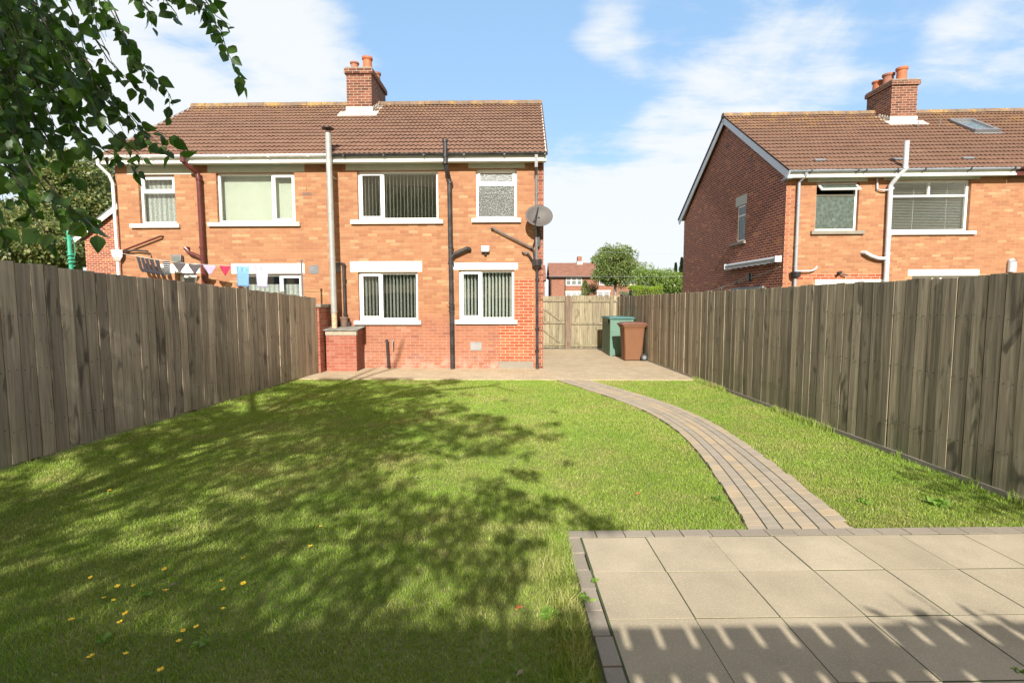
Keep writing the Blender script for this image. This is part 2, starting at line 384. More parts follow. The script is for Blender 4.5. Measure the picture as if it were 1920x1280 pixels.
# ---- mesh builder
class MB:
    def __init__(s): s.v = []; s.f = []; s.m = []
    def face(s, pts, mi=0):
        b = len(s.v); s.v += [tuple(p) for p in pts]; s.f.append(tuple(range(b, b+len(pts)))); s.m.append(mi)
    def quads(s, vs, fs, mi=0):
        b = len(s.v); s.v += [tuple(p) for p in vs]; s.f += [tuple(i+b for i in f) for f in fs]; s.m += [mi]*len(fs)
    def box(s, x0, x1, y0, y1, z0, z1, mi=0):
        if x0 > x1: x0, x1 = x1, x0
        if y0 > y1: y0, y1 = y1, y0
        if z0 > z1: z0, z1 = z1, z0
        v = [(x0, y0, z0), (x1, y0, z0), (x1, y1, z0), (x0, y1, z0), (x0, y0, z1), (x1, y0, z1), (x1, y1, z1), (x0, y1, z1)]
        s.quads(v, [(0, 3, 2, 1), (4, 5, 6, 7), (0, 1, 5, 4), (1, 2, 6, 5), (2, 3, 7, 6), (3, 0, 4, 7)], mi); return s
    def obox(s, c, a, b, d, mi=0):
        c, a, b, d = map(Vector, (c, a, b, d))
        v = [c-a-b-d, c+a-b-d, c+a+b-d, c-a+b-d, c-a-b+d, c+a-b+d, c+a+b+d, c-a+b+d]
        s.quads(v, [(0, 3, 2, 1), (4, 5, 6, 7), (0, 1, 5, 4), (1, 2, 6, 5), (2, 3, 7, 6), (3, 0, 4, 7)], mi); return s
    def bar(s, p0, p1, w, h, up=(0, 0, 1), mi=0):
        p0, p1 = Vector(p0), Vector(p1); d = (p1-p0); L = d.length; d.normalize(); up = Vector(up)
        if abs(d.dot(up)) > .99: up = Vector((0, 1, 0))
        sd_ = d.cross(up).normalized(); u2 = sd_.cross(d)
        return s.obox((p0+p1)/2, d*L/2, sd_*w/2, u2*h/2, mi)
    def tube(s, pts, r, n=12, caps=True, mi=0):
        pts = [Vector(p) for p in pts]; rs = r if isinstance(r, (list, tuple)) else [r]*len(pts)
        b = len(s.v); ref = None
        for i, p in enumerate(pts):
            d = (pts[min(i+1, len(pts)-1)]-pts[max(i-1, 0)]).normalized()
            if ref is None: ref = Vector((0, 1, 0)) if abs(d.z) > .7 else Vector((0, 0, 1))
            x = d.cross(ref).normalized(); y = x.cross(d).normalized(); ref = y
            for k in range(n):
                a = 2*pi*k/n; q = p+x*cos(a)*rs[i]+y*sin(a)*rs[i]; s.v.append(tuple(q))
        for i in range(len(pts)-1):
            for k in range(n):
                k2 = (k+1) % n; s.f.append((b+i*n+k, b+i*n+k2, b+(i+1)*n+k2, b+(i+1)*n+k)); s.m.append(mi)
        if caps:
            s.f.append(tuple(b+k for k in range(n-1, -1, -1))); s.m.append(mi)
            e = b+(len(pts)-1)*n; s.f.append(tuple(e+k for k in range(n))); s.m.append(mi)
        return s
    def lathe(s, c, prof, n=20, mi=0):
        return s.tube([(c[0], c[1], c[2]+z) for r, z in prof], [max(r, 1e-4) for r, z in prof], n, True, mi) if len(prof) > 1 else s
    def ring(s, p, d, r, w, n=14, mi=0):
        p, d = Vector(p), Vector(d).normalized(); return s.tube([p-d*w/2, p+d*w/2], r, n, True, mi)
    def build(s, name, mat, parent=None, T=None, smooth=False, bevel=0.0, org=None, uv=True, wn=False):
        me = bpy.data.meshes.new(name)
        V = [tuple(T(*p)) for p in s.v] if T else s.v
        if parent is not None: o0 = Vector(parent.get('_o', (0, 0, 0)))
        elif org is not None: o0 = Vector(org)
        else:
            a = np.array(V); o0 = Vector(((a[:, 0].min()+a[:, 0].max())/2, (a[:, 1].min()+a[:, 1].max())/2, a[:, 2].min()))
        me.from_pydata([(p[0]-o0[0], p[1]-o0[1], p[2]-o0[2]) for p in V], [], s.f)
        mats = mat if isinstance(mat, (list, tuple)) else [mat]
        for mm in mats: me.materials.append(MATS[mm])
        if len(mats) > 1: me.polygons.foreach_set('material_index', s.m)
        if smooth: me.polygons.foreach_set('use_smooth', [True]*len(s.f))
        if uv:
            ul = me.uv_layers.new(name='uv'); dat = []
            for f in s.f:
                P = [Vector(s.v[i]) for i in f]; n = Vector((0, 0, 0))
                for i in range(len(P)): n += P[i].cross(P[(i+1) % len(P)])
                ax, ay, az = abs(n.x), abs(n.y), abs(n.z)
                for p in P:
                    if az >= ax and az >= ay: dat += [p.x, p.y]
                    elif ax > ay: dat += [p.y+.06, p.z]
                    else: dat += [p.x, p.z]
            ul.data.foreach_set('uv', dat)
        me.update()
        o = bpy.data.objects.new(name, me); COL.objects.link(o)
        if parent is not None: o.parent = parent
        else: o.location = o0
        o['_o'] = tuple(o0)
        if bevel:
            md = o.modifiers.new('bevel', 'BEVEL'); md.width = bevel; md.segments = 2; md.limit_method = 'ANGLE'; md.angle_limit = radians(50)
        return o
def tag(o, label=None, cat=None, group=None, kind=None):
    if label: o['label'] = label
    if cat: o['category'] = cat
    if group: o['group'] = group
    if kind: o['kind'] = kind
    return o
def root(name, loc, label, cat, group=None):
    o = bpy.data.objects.new(name, None); COL.objects.link(o); o.location = loc; o.empty_display_size = .1; o['_o'] = tuple(loc)
    return tag(o, label, cat, group)
def npmesh(name, V, F, mat, parent=None, org=(0, 0, 0), attr=None, tri=None, smooth=False):
    """V (n,3) array, F (m,k) array of quads / tris"""
    me = bpy.data.meshes.new(name); V = np.asarray(V, np.float32); o0 = np.array(parent.get('_o', (0, 0, 0)) if parent is not None else org, np.float32)
    faces = [np.asarray(F, np.int32)] if not (isinstance(F, list) and isinstance(F[0], np.ndarray)) else [np.asarray(f, np.int32) for f in F]
    me.vertices.add(len(V)); me.vertices.foreach_set('co', (V-o0).ravel())
    tot = np.concatenate([f.ravel() for f in faces]); lens = np.concatenate([np.full(len(f), f.shape[1], np.int32) for f in faces])
    st = np.concatenate([[0], np.cumsum(lens)[:-1]]).astype(np.int32)
    me.loops.add(len(tot)); me.loops.foreach_set('vertex_index', tot)
    me.polygons.add(len(lens)); me.polygons.foreach_set('loop_start', st); me.polygons.foreach_set('loop_total', lens)
    me.polygons.foreach_set('use_smooth', np.full(len(lens), bool(smooth)))
    me.materials.append(MATS[mat])
    if attr is not None:
        a = me.attributes.new('tone', 'FLOAT', 'POINT'); a.data.foreach_set('value', np.asarray(attr, np.float32))
    me.update(calc_edges=True); me.validate()
    o = bpy.data.objects.new(name, me); COL.objects.link(o)
    if parent is not None: o.parent = parent
    else: o.location = tuple(o0.tolist())
    o['_o'] = tuple(float(x) for x in o0)
    return o
ID = lambda x, y, z: (x, y, z)

# leaf clouds --------------------------------------------------------------
def rand_dirs(n):
    v = rng.normal(size=(n, 3)); return v/np.linalg.norm(v, axis=1)[:, None]
LEAF = np.array([(0, 0, 0), (-.30, .18, .05), (.30, .18, .05), (-.36, .42, .06), (.36, .42, .06), (-.20, .74, .02), (.20, .74, .02), (0, 1.06, -.08), (0, .2, 0), (0, .45, 0), (0, .75, -.02)])
LF3 = [(0, 8, 1), (0, 2, 8), (5, 10, 7), (10, 6, 7)]; LF4 = [(1, 8, 9, 3), (8, 2, 4, 9), (3, 9, 10, 5), (9, 4, 6, 10)]
def leaves(name, P, D, S, mat, parent, detailed=True):
    """ovate leaves: P base points, D growing direction, S length"""
    n = len(P); D = D/np.linalg.norm(D, axis=1)[:, None]; R = rand_dirs(n); X = np.cross(D, R); X /= np.linalg.norm(X, axis=1)[:, None]+1e-9; N = np.cross(X, D)
    if detailed:
        L = LEAF; V = P[:, None, :]+S[:, None, None]*(L[None, :, 0, None]*X[:, None, :]*1.1+L[None, :, 1, None]*D[:, None, :]+L[None, :, 2, None]*N[:, None, :])
        k = len(L); b = (np.arange(n)*k)[:, None, None]
        F3 = (np.array(LF3)[None]+b).reshape(-1, 3); F4 = (np.array(LF4)[None]+b).reshape(-1, 4)
        return npmesh(name, V.reshape(-1, 3), [F3, F4], mat, parent)
    L = np.array([(0, 0), (.36, .45), (0, 1.0), (-.36, .45)])
    V = P[:, None, :]+S[:, None, None]*(L[None, :, 0, None]*X[:, None, :]+L[None, :, 1, None]*D[:, None, :])
    F = (np.arange(4)[None]+(np.arange(n)*4)[:, None])
    return npmesh(name, V.reshape(-1, 3), F, mat, parent)
def crown(name, clumps, per_m3, size, mat, parent, droop=0., shell=.55, aspect=1.):
    Ps = []; Ds = []
    for (x, y, z, rx, ry, rz) in clumps:
        n = max(8, int(per_m3*rx*ry*rz*4.2)); d = rand_dirs(n); r = rng.uniform(shell, 1.05, n)**.8
        Ps.append(np.c_[x+d[:, 0]*rx*r, y+d[:, 1]*ry*r, z+d[:, 2]*rz*r]); dd = d*.8+rand_dirs(n)*.8; dd[:, 2] -= droop; Ds.append(dd)
    P = np.concatenate(Ps); D = np.concatenate(Ds)
    return leaves(name, P, D, size*rng.uniform(.6, 1.3, len(P)), mat, parent, False)
def clumpset(cx, cy, cz, rx, ry, rz, n, cr, hollow=.3):
    out = []
    for _ in range(n):
        d = rand_dirs(1)[0]; r = random.uniform(hollow, .92); k = cr*random.uniform(.6, 1.25)
        out.append((cx+d[0]*rx*r, cy+d[1]*ry*r, cz+d[2]*rz*r, k, k, k*random.uniform(.6, .95)))
    return out
def limbs(mb, base, top, r, crown_c, crown_r, n=7, z0=.4):
    b, tp = Vector(base), Vector(top)
    mid = b.lerp(tp, .5)+Vector((random.uniform(-.05, .05), random.uniform(-.05, .05), 0))*r*6
    mb.tube([b, b.lerp(mid, .5), mid, tp], [r*1.3, r, r*.8, r*.35], 9)
    for i in range(n):
        a = 2*pi*i/n+random.uniform(-.3, .3); s0 = b.lerp(tp, random.uniform(z0, .85))
        e = Vector(crown_c)+Vector((cos(a)*crown_r[0]*.75, sin(a)*crown_r[1]*.75, random.uniform(-.3, .6)*crown_r[2]))
        m = s0.lerp(e, .5)+Vector((0, 0, .1*crown_r[2])); mb.tube([s0, m, e], [r*.4, r*.22, r*.06], 6)

# ================================================================== GROUND
g = MB(); g.face([(-300, -60, -.06), (300, -60, -.06), (300, 500, -.06), (-300, 500, -.06)]); tag(g.build('ground', 'ground_far'), kind='structure')
g = MB(); g.face([(-5.6, -1.2, -.03), (4.3, -1.2, -.03), (4.3, 10.62, -.03), (-5.6, 10.62, -.03)]); tag(g.build('lawn', 'lawn_soil'), kind='structure')
YL = [(1.62, 3.46), (1.70, 3.92), (1.82, 4.65), (1.93, 5.51), (1.97, 6.48), (1.83, 7.63), (1.44, 8.83), (.70, 10.60)]
YR = [(2.40, 3.49), (2.48, 4.09), (2.55, 4.80), (2.60, 5.70), (2.60, 6.70), (2.47, 7.70), (2.12, 8.84), (1.40, 10.60)]
def catmull(pts, t):
    n = len(pts)-1; x = min(max(t, 0), .99999)*n; i = int(x); u = x-i
    g_ = lambda k: np.array(pts[min(max(k, 0), n)], float)
    p0, p1, p2, p3 = g_(i-1), g_(i), g_(i+1), g_(i+2)
    if i == 0: p0 = 2*p1-p2
    if i == n-1: p3 = 2*p2-p1
    return .5*((2*p1)+(-p0+p2)*u+(2*p0-5*p1+4*p2-p3)*u*u+(-p0+3*p1-3*p2+p3)*u**3)
def fl(t, s): a = catmull(YL, t); b = catmull(YR, t); return a*(1-s)+b*s
LX = np.array([catmull(YL, i/200) for i in range(201)]); RX = np.array([catmull(YR, i/200) for i in range(201)])
def path_left(y): return np.interp(y, LX[:, 1], LX[:, 0])
def path_right(y): return np.interp(y, RX[:, 1], RX[:, 0])
# curved path of small pavers
def build_path():
    cols = [0, .175, .325, .50, .665, .815, 1.0]; tone = [.1, .9, 0, .05, .95, .1]
    V = []; F = []; A = []
    for c in range(6):
        t = -.006+random.uniform(0, .015); L = 8.0; gap = .0065
        while t < 1.0:
            ln = random.choice([.16, .2, .2, .22, .24]) if c in (2, 3) else random.choice([.19, .2, .21]); t2 = min(t+ln/L, 1.0)
            s0, s1 = cols[c], cols[c+1]; w = .85; gs = gap/w
            if c == 0: s0 += random.uniform(-.012, .01)
            if c == 5: s1 += random.uniform(-.02, .02)
            zz = -.008+random.uniform(-.0007, .0007); tg = .0035/L
            q = [fl(t+tg, s0+gs), fl(t+tg, s1-gs), fl(t2-tg, s1-gs), fl(t2-tg, s0+gs)]
            b = len(V); cen = sum(q)/4
            for p in q: V.append((p[0], p[1], -.05))
            for p in q: V.append((p[0], p[1], zz-.001))
            for p in q: p2 = p+(cen-p)*.008; V.append((p2[0], p2[1], zz))
            for k in range(4):
                k2 = (k+1) % 4; F.append((b+k, b+k2, b+4+k2, b+4+k)); F.append((b+4+k, b+4+k2, b+8+k2, b+8+k))
            F.append((b+8, b+9, b+10, b+11)); A += [tone[c]+random.uniform(-.1, .1)+(random.random() < .12)*.4]*12
            t = t2
    tag(npmesh('path', V, F, 'path_paver', None, (2, 7, -.05), A), kind='structure')
    b = MB(); N = 60
    for i in range(N):
        t0, t1 = i/N, (i+1)/N; q = [fl(t0, 0), fl(t0, 1), fl(t1, 1), fl(t1, 0)]; b.face([(p[0], p[1], -.016) for p in q])
    tag(b.build('path_bed', 'joint_dirt'), kind='structure')
build_path()
# patio slabs with a border of blocks
PO = np.array([.402, 3.374]); PT = radians(2.44)
def pat(i, j, z=0.0):
    c, s = cos(PT), sin(PT); return Vector((PO[0]+i*.45*c+j*.45*s, PO[1]+i*.45*s-j*.45*c, z))
def build_patio():
    m = MB(); g_ = .0042/.45
    for j in range(0, 9):
        for i in range(0, 8):
            if i == 7: i1 = 7.75
            else: i1 = i+1
            dz = random.uniform(-.0015, .0015); gg = g_*random.choice([.6, 1, 1.4])
            c = (pat(i+gg, j+gg)+pat(i1-gg, j+1-gg))/2; a = (pat(i1-gg, j+gg)-pat(i+gg, j+gg))/2; b = (pat(i+gg, j+gg)-pat(i+gg, j+1-gg))/2
            m.obox((c.x, c.y, -.02+dz), a, b, (0, 0, .02))
    o = m.build('patio', 'patio_slab'); tag(o, kind='structure')
    m = MB(); x = -.2
    while x < 7.75:
        ln = .205/.45*random.choice([1, 1, 1.0, .98]); c = (pat(x, -.26)+pat(x+ln, -.02))/2; e = pat(1, 0)-pat(0, 0); f = pat(0, 0)-pat(0, 1)
        m.obox((c.x, c.y, -.0215), e*(ln-.012)/2, f*.115, (0, 0, .02+random.uniform(-.002, .001))); x += ln
    y = .0
    while y < 9:
        ln = .205/.45; c = (pat(-.22, y)+pat(-.02, y+ln))/2; e = pat(1, 0)-pat(0, 0); f = pat(0, 0)-pat(0, 1)
        m.obox((c.x+random.uniform(-.006, .003), c.y, -.0215), e*.098, f*(ln-.012)/2, (0, 0, .02+random.uniform(-.004, .002))); y += ln
    tag(m.build('patio_edging', 'edging_block', bevel=.004), kind='structure')
    m = MB(); q = [pat(-.018, -.018), pat(7.9, -.018), pat(7.9, 9), pat(-.018, 9)]; m.face([(p.x, p.y, -.0022) for p in q]); tag(m.build('patio_bed', 'joint_dirt'), kind='structure')
build_patio()
# block paving beside the house
m = MB(); m.box(-5.3, 4.3, 10.6, 12.5, -.08, -.002); m.box(-.0, 4.3, 12.5, 18.2, -.08, -.002)
tag(m.build('paving', 'paving_brick'), kind='structure')

# fence lines ---------------------------------------------------------------
def lf_x(y): return -5.16+(np.maximum(y, 4.0)-4.6)*.052*np.where(y > 4.6, 1, .3)
def rf_x(y): return 4.12-(y-3.9)*.062

# grass ----------------------------------------------------------------------
def fbm2(x, y, s, seed):
    r = np.random.default_rng(seed); out = 0; amp = 1
    for o in range(3):
        G = r.random((64, 64)); u = x*s+100; v = y*s+100; i = np.floor(u).astype(int); j = np.floor(v).astype(int); fu = u-i; fv = v-j
        fu = fu*fu*(3-2*fu); fv = fv*fv*(3-2*fv); i %= 63; j %= 63
        out = out+amp*((G[i, j]*(1-fu)+G[i+1, j]*fu)*(1-fv)+(G[i, j+1]*(1-fu)+G[i+1, j+1]*fu)*fv); amp *= .5; s *= 2.1
    return out/1.75
def blades(name, X, Y, Hh, Wd, tone, lean=.5, label=None, z0=-.031):
    n = len(X); a = rng.uniform(0, 2*pi, n); la = rng.uniform(0, 2*pi, n); ll = Hh*rng.uniform(.15, 1, n)*lean*1.6
    wx = np.cos(a)*Wd; wy = np.sin(a)*Wd; lx = np.cos(la)*ll; ly = np.sin(la)*ll
    V = np.zeros((n, 5, 3), np.float32)
    V[:, 0] = np.c_[X-wx, Y-wy, np.full(n, z0)]; V[:, 1] = np.c_[X+wx, Y+wy, np.full(n, z0)]
    V[:, 2] = np.c_[X+wx*.8+lx*.35, Y+wy*.8+ly*.35, z0+Hh*.6]; V[:, 3] = np.c_[X-wx*.8+lx*.35, Y-wy*.8+ly*.35, z0+Hh*.6]
    V[:, 4] = np.c_[X+lx, Y+ly, z0+Hh*(1-.25*lean)]
    b = (np.arange(n)*5)[:, None]; F4 = np.array([[0, 1, 2, 3]])+b; F3 = np.array([[3, 2, 4]])+b
    return npmesh(name, V.reshape(-1, 3), [F4, F3], 'grass_blade', None, (0, 6, -.03), np.repeat(tone, 5))
def lawn_mask(x, y):
    left = (x > lf_x(y)+.02) & (x < path_left(y)-.012*(1+np.sin(y*31))) & (y < 10.60) & ~((x > .285+(3.5-y)*.04) & (y < 3.505))
    right = (x > path_right(y)+.012*np.sin(y*27)) & (x < rf_x(y)-.02) & (y > 3.60) & (y < 10.75-.0*x)
    return left | right
def build_grass():
    Xs = []; Ys = []; Hs = []; Ws = []; Ts = []
    for (y0, y1, dens, w, h) in [(1.3, 3.2, 15000, .0016, 1.0), (3.2, 5.0, 10500, .0021, 1.0), (5.0, 7.5, 7000, .0028, .95), (7.5, 10.8, 4600, .0038, .95)]:
        n = int(10*(y1-y0)*dens); x = rng.uniform(-5.6, 4.3, n); y = rng.uniform(y0, y1, n)
        k = lawn_mask(x, y)
        vis = (x > -(y*1.06+2.2)) & (x < y*1.02+1.5); k &= vis; x = x[k]; y = y[k]
        c1 = fbm2(x, y, 1.7, 3); c2 = fbm2(x, y, 9, 4)
        hh = (.015+.016*rng.random(len(x)))*(.55+.55*c1+.5*c2)*h
        nearf = np.minimum(np.abs(x-lf_x(y)), np.abs(x-rf_x(y))); hh *= 1+1.0*np.exp(-(nearf/.10)**2)*rng.random(len(x))
        edge = np.exp(-((x-.27)/.10)**2)*(y < 3.5); hh *= 1+1.1*edge*rng.random(len(x))
        t = np.clip(rng.normal(.42, .24, len(x))+(c1-.5)*.5, 0, 1); t = np.where(rng.random(len(x)) < .05, rng.uniform(.9, 1, len(x)), t)
        Xs.append(x); Ys.append(y); Hs.append(hh); Ws.append(np.full(len(x), w)*rng.uniform(.7, 1.3, len(x))); Ts.append(t)
    # longer straggly blades along the patio border and the fences
    n = 5000; x = rng.normal(.26, .06, n); y = rng.uniform(1.7, 3.6, n); k = x < .31; x = x[k]; y = y[k]
    Xs.append(x); Ys.append(y); Hs.append(rng.uniform(.04, .11, len(x))); Ws.append(np.full(len(x), .0019)); Ts.append(np.where(rng.random(len(x)) < .3, rng.uniform(.85, 1, len(x)), rng.uniform(.2, .7, len(x))))
    n = 2600; y = rng.uniform(3.9, 10.7, n); x = rf_x(y)-np.abs(rng.normal(0, .04, n))-.02; k = fbm2(y, y*0, .9, 9) > .56; x = x[k]; y = y[k]
    Xs.append(x); Ys.append(y); Hs.append(rng.uniform(.05, .15, len(x))); Ws.append(np.full(len(x), .0022)); Ts.append(rng.uniform(.4, .95, len(x)))
    n = 1500; t_ = rng.uniform(0, .4, n); 
    o = blades('grass', np.concatenate(Xs), np.concatenate(Ys), np.concatenate(Hs), np.concatenate(Ws), np.concatenate(Ts))
    tag(o, 'short mown green lawn grass with dry yellow patches', 'grass', kind='stuff')
build_grass()

# ================================================================== FENCES
def board_fence(name, xf, y0, y1, ztop, side, mat, label, cat='fence', zb=-.0, bw=.152, gravel=True):
    """side=+1: garden lies on the +x side of the fence"""
    r = root(name, (float(xf((y0+y1)/2)), (y0+y1)/2, 0), label, cat)
    m = MB(); bk = MB(); y = y0
    while y < y1:
        w = bw*random.uniform(.93, 1.04); x = float(xf(y)); x2 = float(xf(y+w)); d = Vector((x2-x, w, 0)).normalized()
        n = Vector((d.y, -d.x, 0))*side; tw = radians(random.uniform(-2.6, 2.6)); d2 = Vector((d.x*cos(tw)-d.y*sin(tw), d.x*sin(tw)+d.y*cos(tw), 0)); n2 = Vector((d2.y, -d2.x, 0))
        zt = ztop(y)+random.uniform(-.012, .010); zb2 = zb+random.uniform(0, .02)
        lean = Vector((0, random.uniform(-.004, .004), 1)); c = Vector(((x+x2)/2, y+w/2, (zt+zb2)/2))+n*random.uniform(-.004, .006)
        m.obox(c, d2*(w*.5-random.uniform(.002, .006)), n2*.010, lean*((zt-zb2)/2))
        if random.random() < .93: bk.obox(Vector((x2, y+w, (zt+zb2)/2))-n*.024, d*.035, n*.009, lean*((zt-zb2)/2-.02))
        y += w
    m.build('boards', mat, r, bevel=.002); bk.build('backing_boards', mat, r)
    m = MB(); y = y0+.04
    while y < y1:
        for hz in (.35, .95, 1.5):
            zz = hz+random.uniform(-.02, .02); x = float(xf(y)); m.box(x-.0165, x+.0165, y-.0035, y+.0035, zz-.0035, zz+.0035)
        y += bw*.5
    tag(m.build('nail_heads', 'rubber', r), kind='stuff')
    for hz in (.35, .95, 1.5):
        m = MB(); ys = [y0+(y1-y0)*k/12 for k in range(13)]
        for ya, yb in zip(ys, ys[1:]): m.bar((float(xf(ya))-side*.06, ya, hz), (float(xf(yb))-side*.06, yb, hz), .04, .08)
        m.build('rail', 'post_wood', r)
    yy = y0+.9
    while yy < y1:
        m = MB(); x = float(xf(yy))-side*.125; m.box(x-.05, x+.05, yy-.05, yy+.05, -.05, ztop(yy)-.08); m.build('post', 'post_wood', r); yy += 2.4
    if gravel:
        m = MB(); m.bar((float(xf(y0))+side*.016, y0, -.0), (float(xf(y1))+side*.016, y1, -.0), .022, .07); m.build('gravel_board', 'concrete', r)
    return r
board_fence('board_fence', lf_x, -.6, 11.42, lambda y: 2.06 if y < 4.6 else 2.06-(y-4.6)*.046, 1, 'fence_wood_left', 'long dark weathered board fence on the left of the lawn under the birch', gravel=False)
board_fence('board_fence', rf_x, -.6, 17.55, lambda y: 1.872-(y-4)*.003, -1, 'fence_wood', 'long grey weathered board fence on the right of the lawn and path')
# fence the photographer stands against (it throws the barred shade on the patio)
def back_fence():
    r = root('slatted_fence', (.0, -.78, 0), 'board fence standing behind the patio, its shadow falling across the slabs', 'fence')
    e = pat(1, 0)-pat(0, 0); e.normalize(); n = Vector((-e.y, e.x, 0))
    m = MB(); base = Vector((-5.3, -.80-5.3*e.y, 0)); L = 9.7; x = 0
    while x < L:
        w = .132; g_ = .030 if x > 5.6 else .006
        c = base+e*(x+w/2); zt = 1.875; m.obox((c.x, c.y, zt/2), e*w/2, n*.009, (0, 0, zt/2)); x += w+g_
    m.build('boards', 'fence_wood', r)
    for hz, hh in ((1.72, .09), (1.18, .1), (.5, .1)):
        m = MB(); a = base+n*.03; b = base+e*L+n*.03; m.bar((a.x, a.y, hz), (b.x, b.y, hz), .03, hh); m.build('rail', 'post_wood', r)
back_fence()

# gate and cross fence at the side of the house
def gate_and_fence():
    Y0 = 17.62
    r = root('garden_gate', (1.05, Y0, 0), 'ledged wooden gate with two diagonal braces beside the house corner', 'gate')
    def gx(px): return atY(px, 600, Y0).x
    x0, x1 = .56, gx(1059); m = MB(); x = x0
    while x < x1-.03:
        w = min(.115, x1-x); m.box(x+.002, x+w-.003, Y0-.01, Y0+.01, .03+random.uniform(0, .02), 1.86+random.uniform(-.01, .01)); x += w
    m.build('boards', 'gate_wood', r, bevel=.002)
    for z in (1.70, .93, .16):
        m = MB(); m.box(x0, x1, Y0-.048, Y0-.012, z-.04, z+.04); m.build('ledge', 'gate_wood', r, bevel=.003)
    for z in ((1.52, .99), (.75, .22)):
        m = MB(); m.bar((x0+.02, Y0-.03, z[0]), (x1-.12, Y0-.03, z[1]), .03, .07); m.build('brace', 'gate_wood', r, bevel=.003)
    r = root('cross_fence', (2.5, Y0, 0), 'pale wooden fence section between the gate and the long right fence', 'fence')
    x0, x1 = gx(1071), 3.36; m = MB(); x = x0
    while x < x1-.03:
        w = min(.148*random.uniform(.93, 1.04), x1-x); m.box(x+.002, x+w-.003, Y0-.01, Y0+.01, .03, 1.87+random.uniform(-.012, .012)); x += w
    m.build('boards', 'gate_wood', r, bevel=.002)
    xp = gx(1146)
    for z in (1.68, .90, .12):
        m = MB(); m.box(x0, x1, Y0-.048, Y0-.012, z-.035, z+.035); m.build('rail', 'gate_wood', r, bevel=.003)
    m = MB(); m.box(gx(1059)+.01, gx(1071)-.01, Y0-.10, Y0+.0, 0, 1.86); m.build('post', 'post_wood', r, bevel=.004)
    m = MB(); m.box(xp-.06, xp+.04, Y0-.13, Y0-.05, 0, 1.84); m.build('post', 'gate_wood', r, bevel=.004)
gate_and_fence()

# ================================================================== HOUSES
def wall_sheet(m, x0, x1, z0, z1, holes, y, depth=.10, mi=0):
    """wall in the plane y facing -y, with rectangular holes and their reveals"""
    xs = sorted({x0, x1, *[h[0] for h in holes], *[h[1] for h in holes]}); zs = sorted({z0, z1, *[h[2] for h in holes], *[h[3] for h in holes]})
    for a, b in zip(xs, xs[1:]):
        for c, d in zip(zs, zs[1:]):
            if any(h[0] <= (a+b)/2 <= h[1] and h[2] <= (c+d)/2 <= h[3] for h in holes): continue
            m.face([(a, y, c), (b, y, c), (b, y, d), (a, y, d)], mi)
    for (a, b, c, d) in holes:
        m.face([(a, y, c), (a, y, d), (a, y+depth, d), (a, y+depth, c)], mi); m.face([(b, y, d), (b, y, c), (b, y+depth, c), (b, y+depth, d)], mi)
        m.face([(a, y, d), (b, y, d), (b, y+depth, d), (a, y+depth, d)], mi); m.face([(b, y, c), (a, y, c), (a, y+depth, c), (b, y+depth, c)], mi)
def swapT(T): return lambda x, y, z: T(y, x, z)     # for a wall that runs along local y

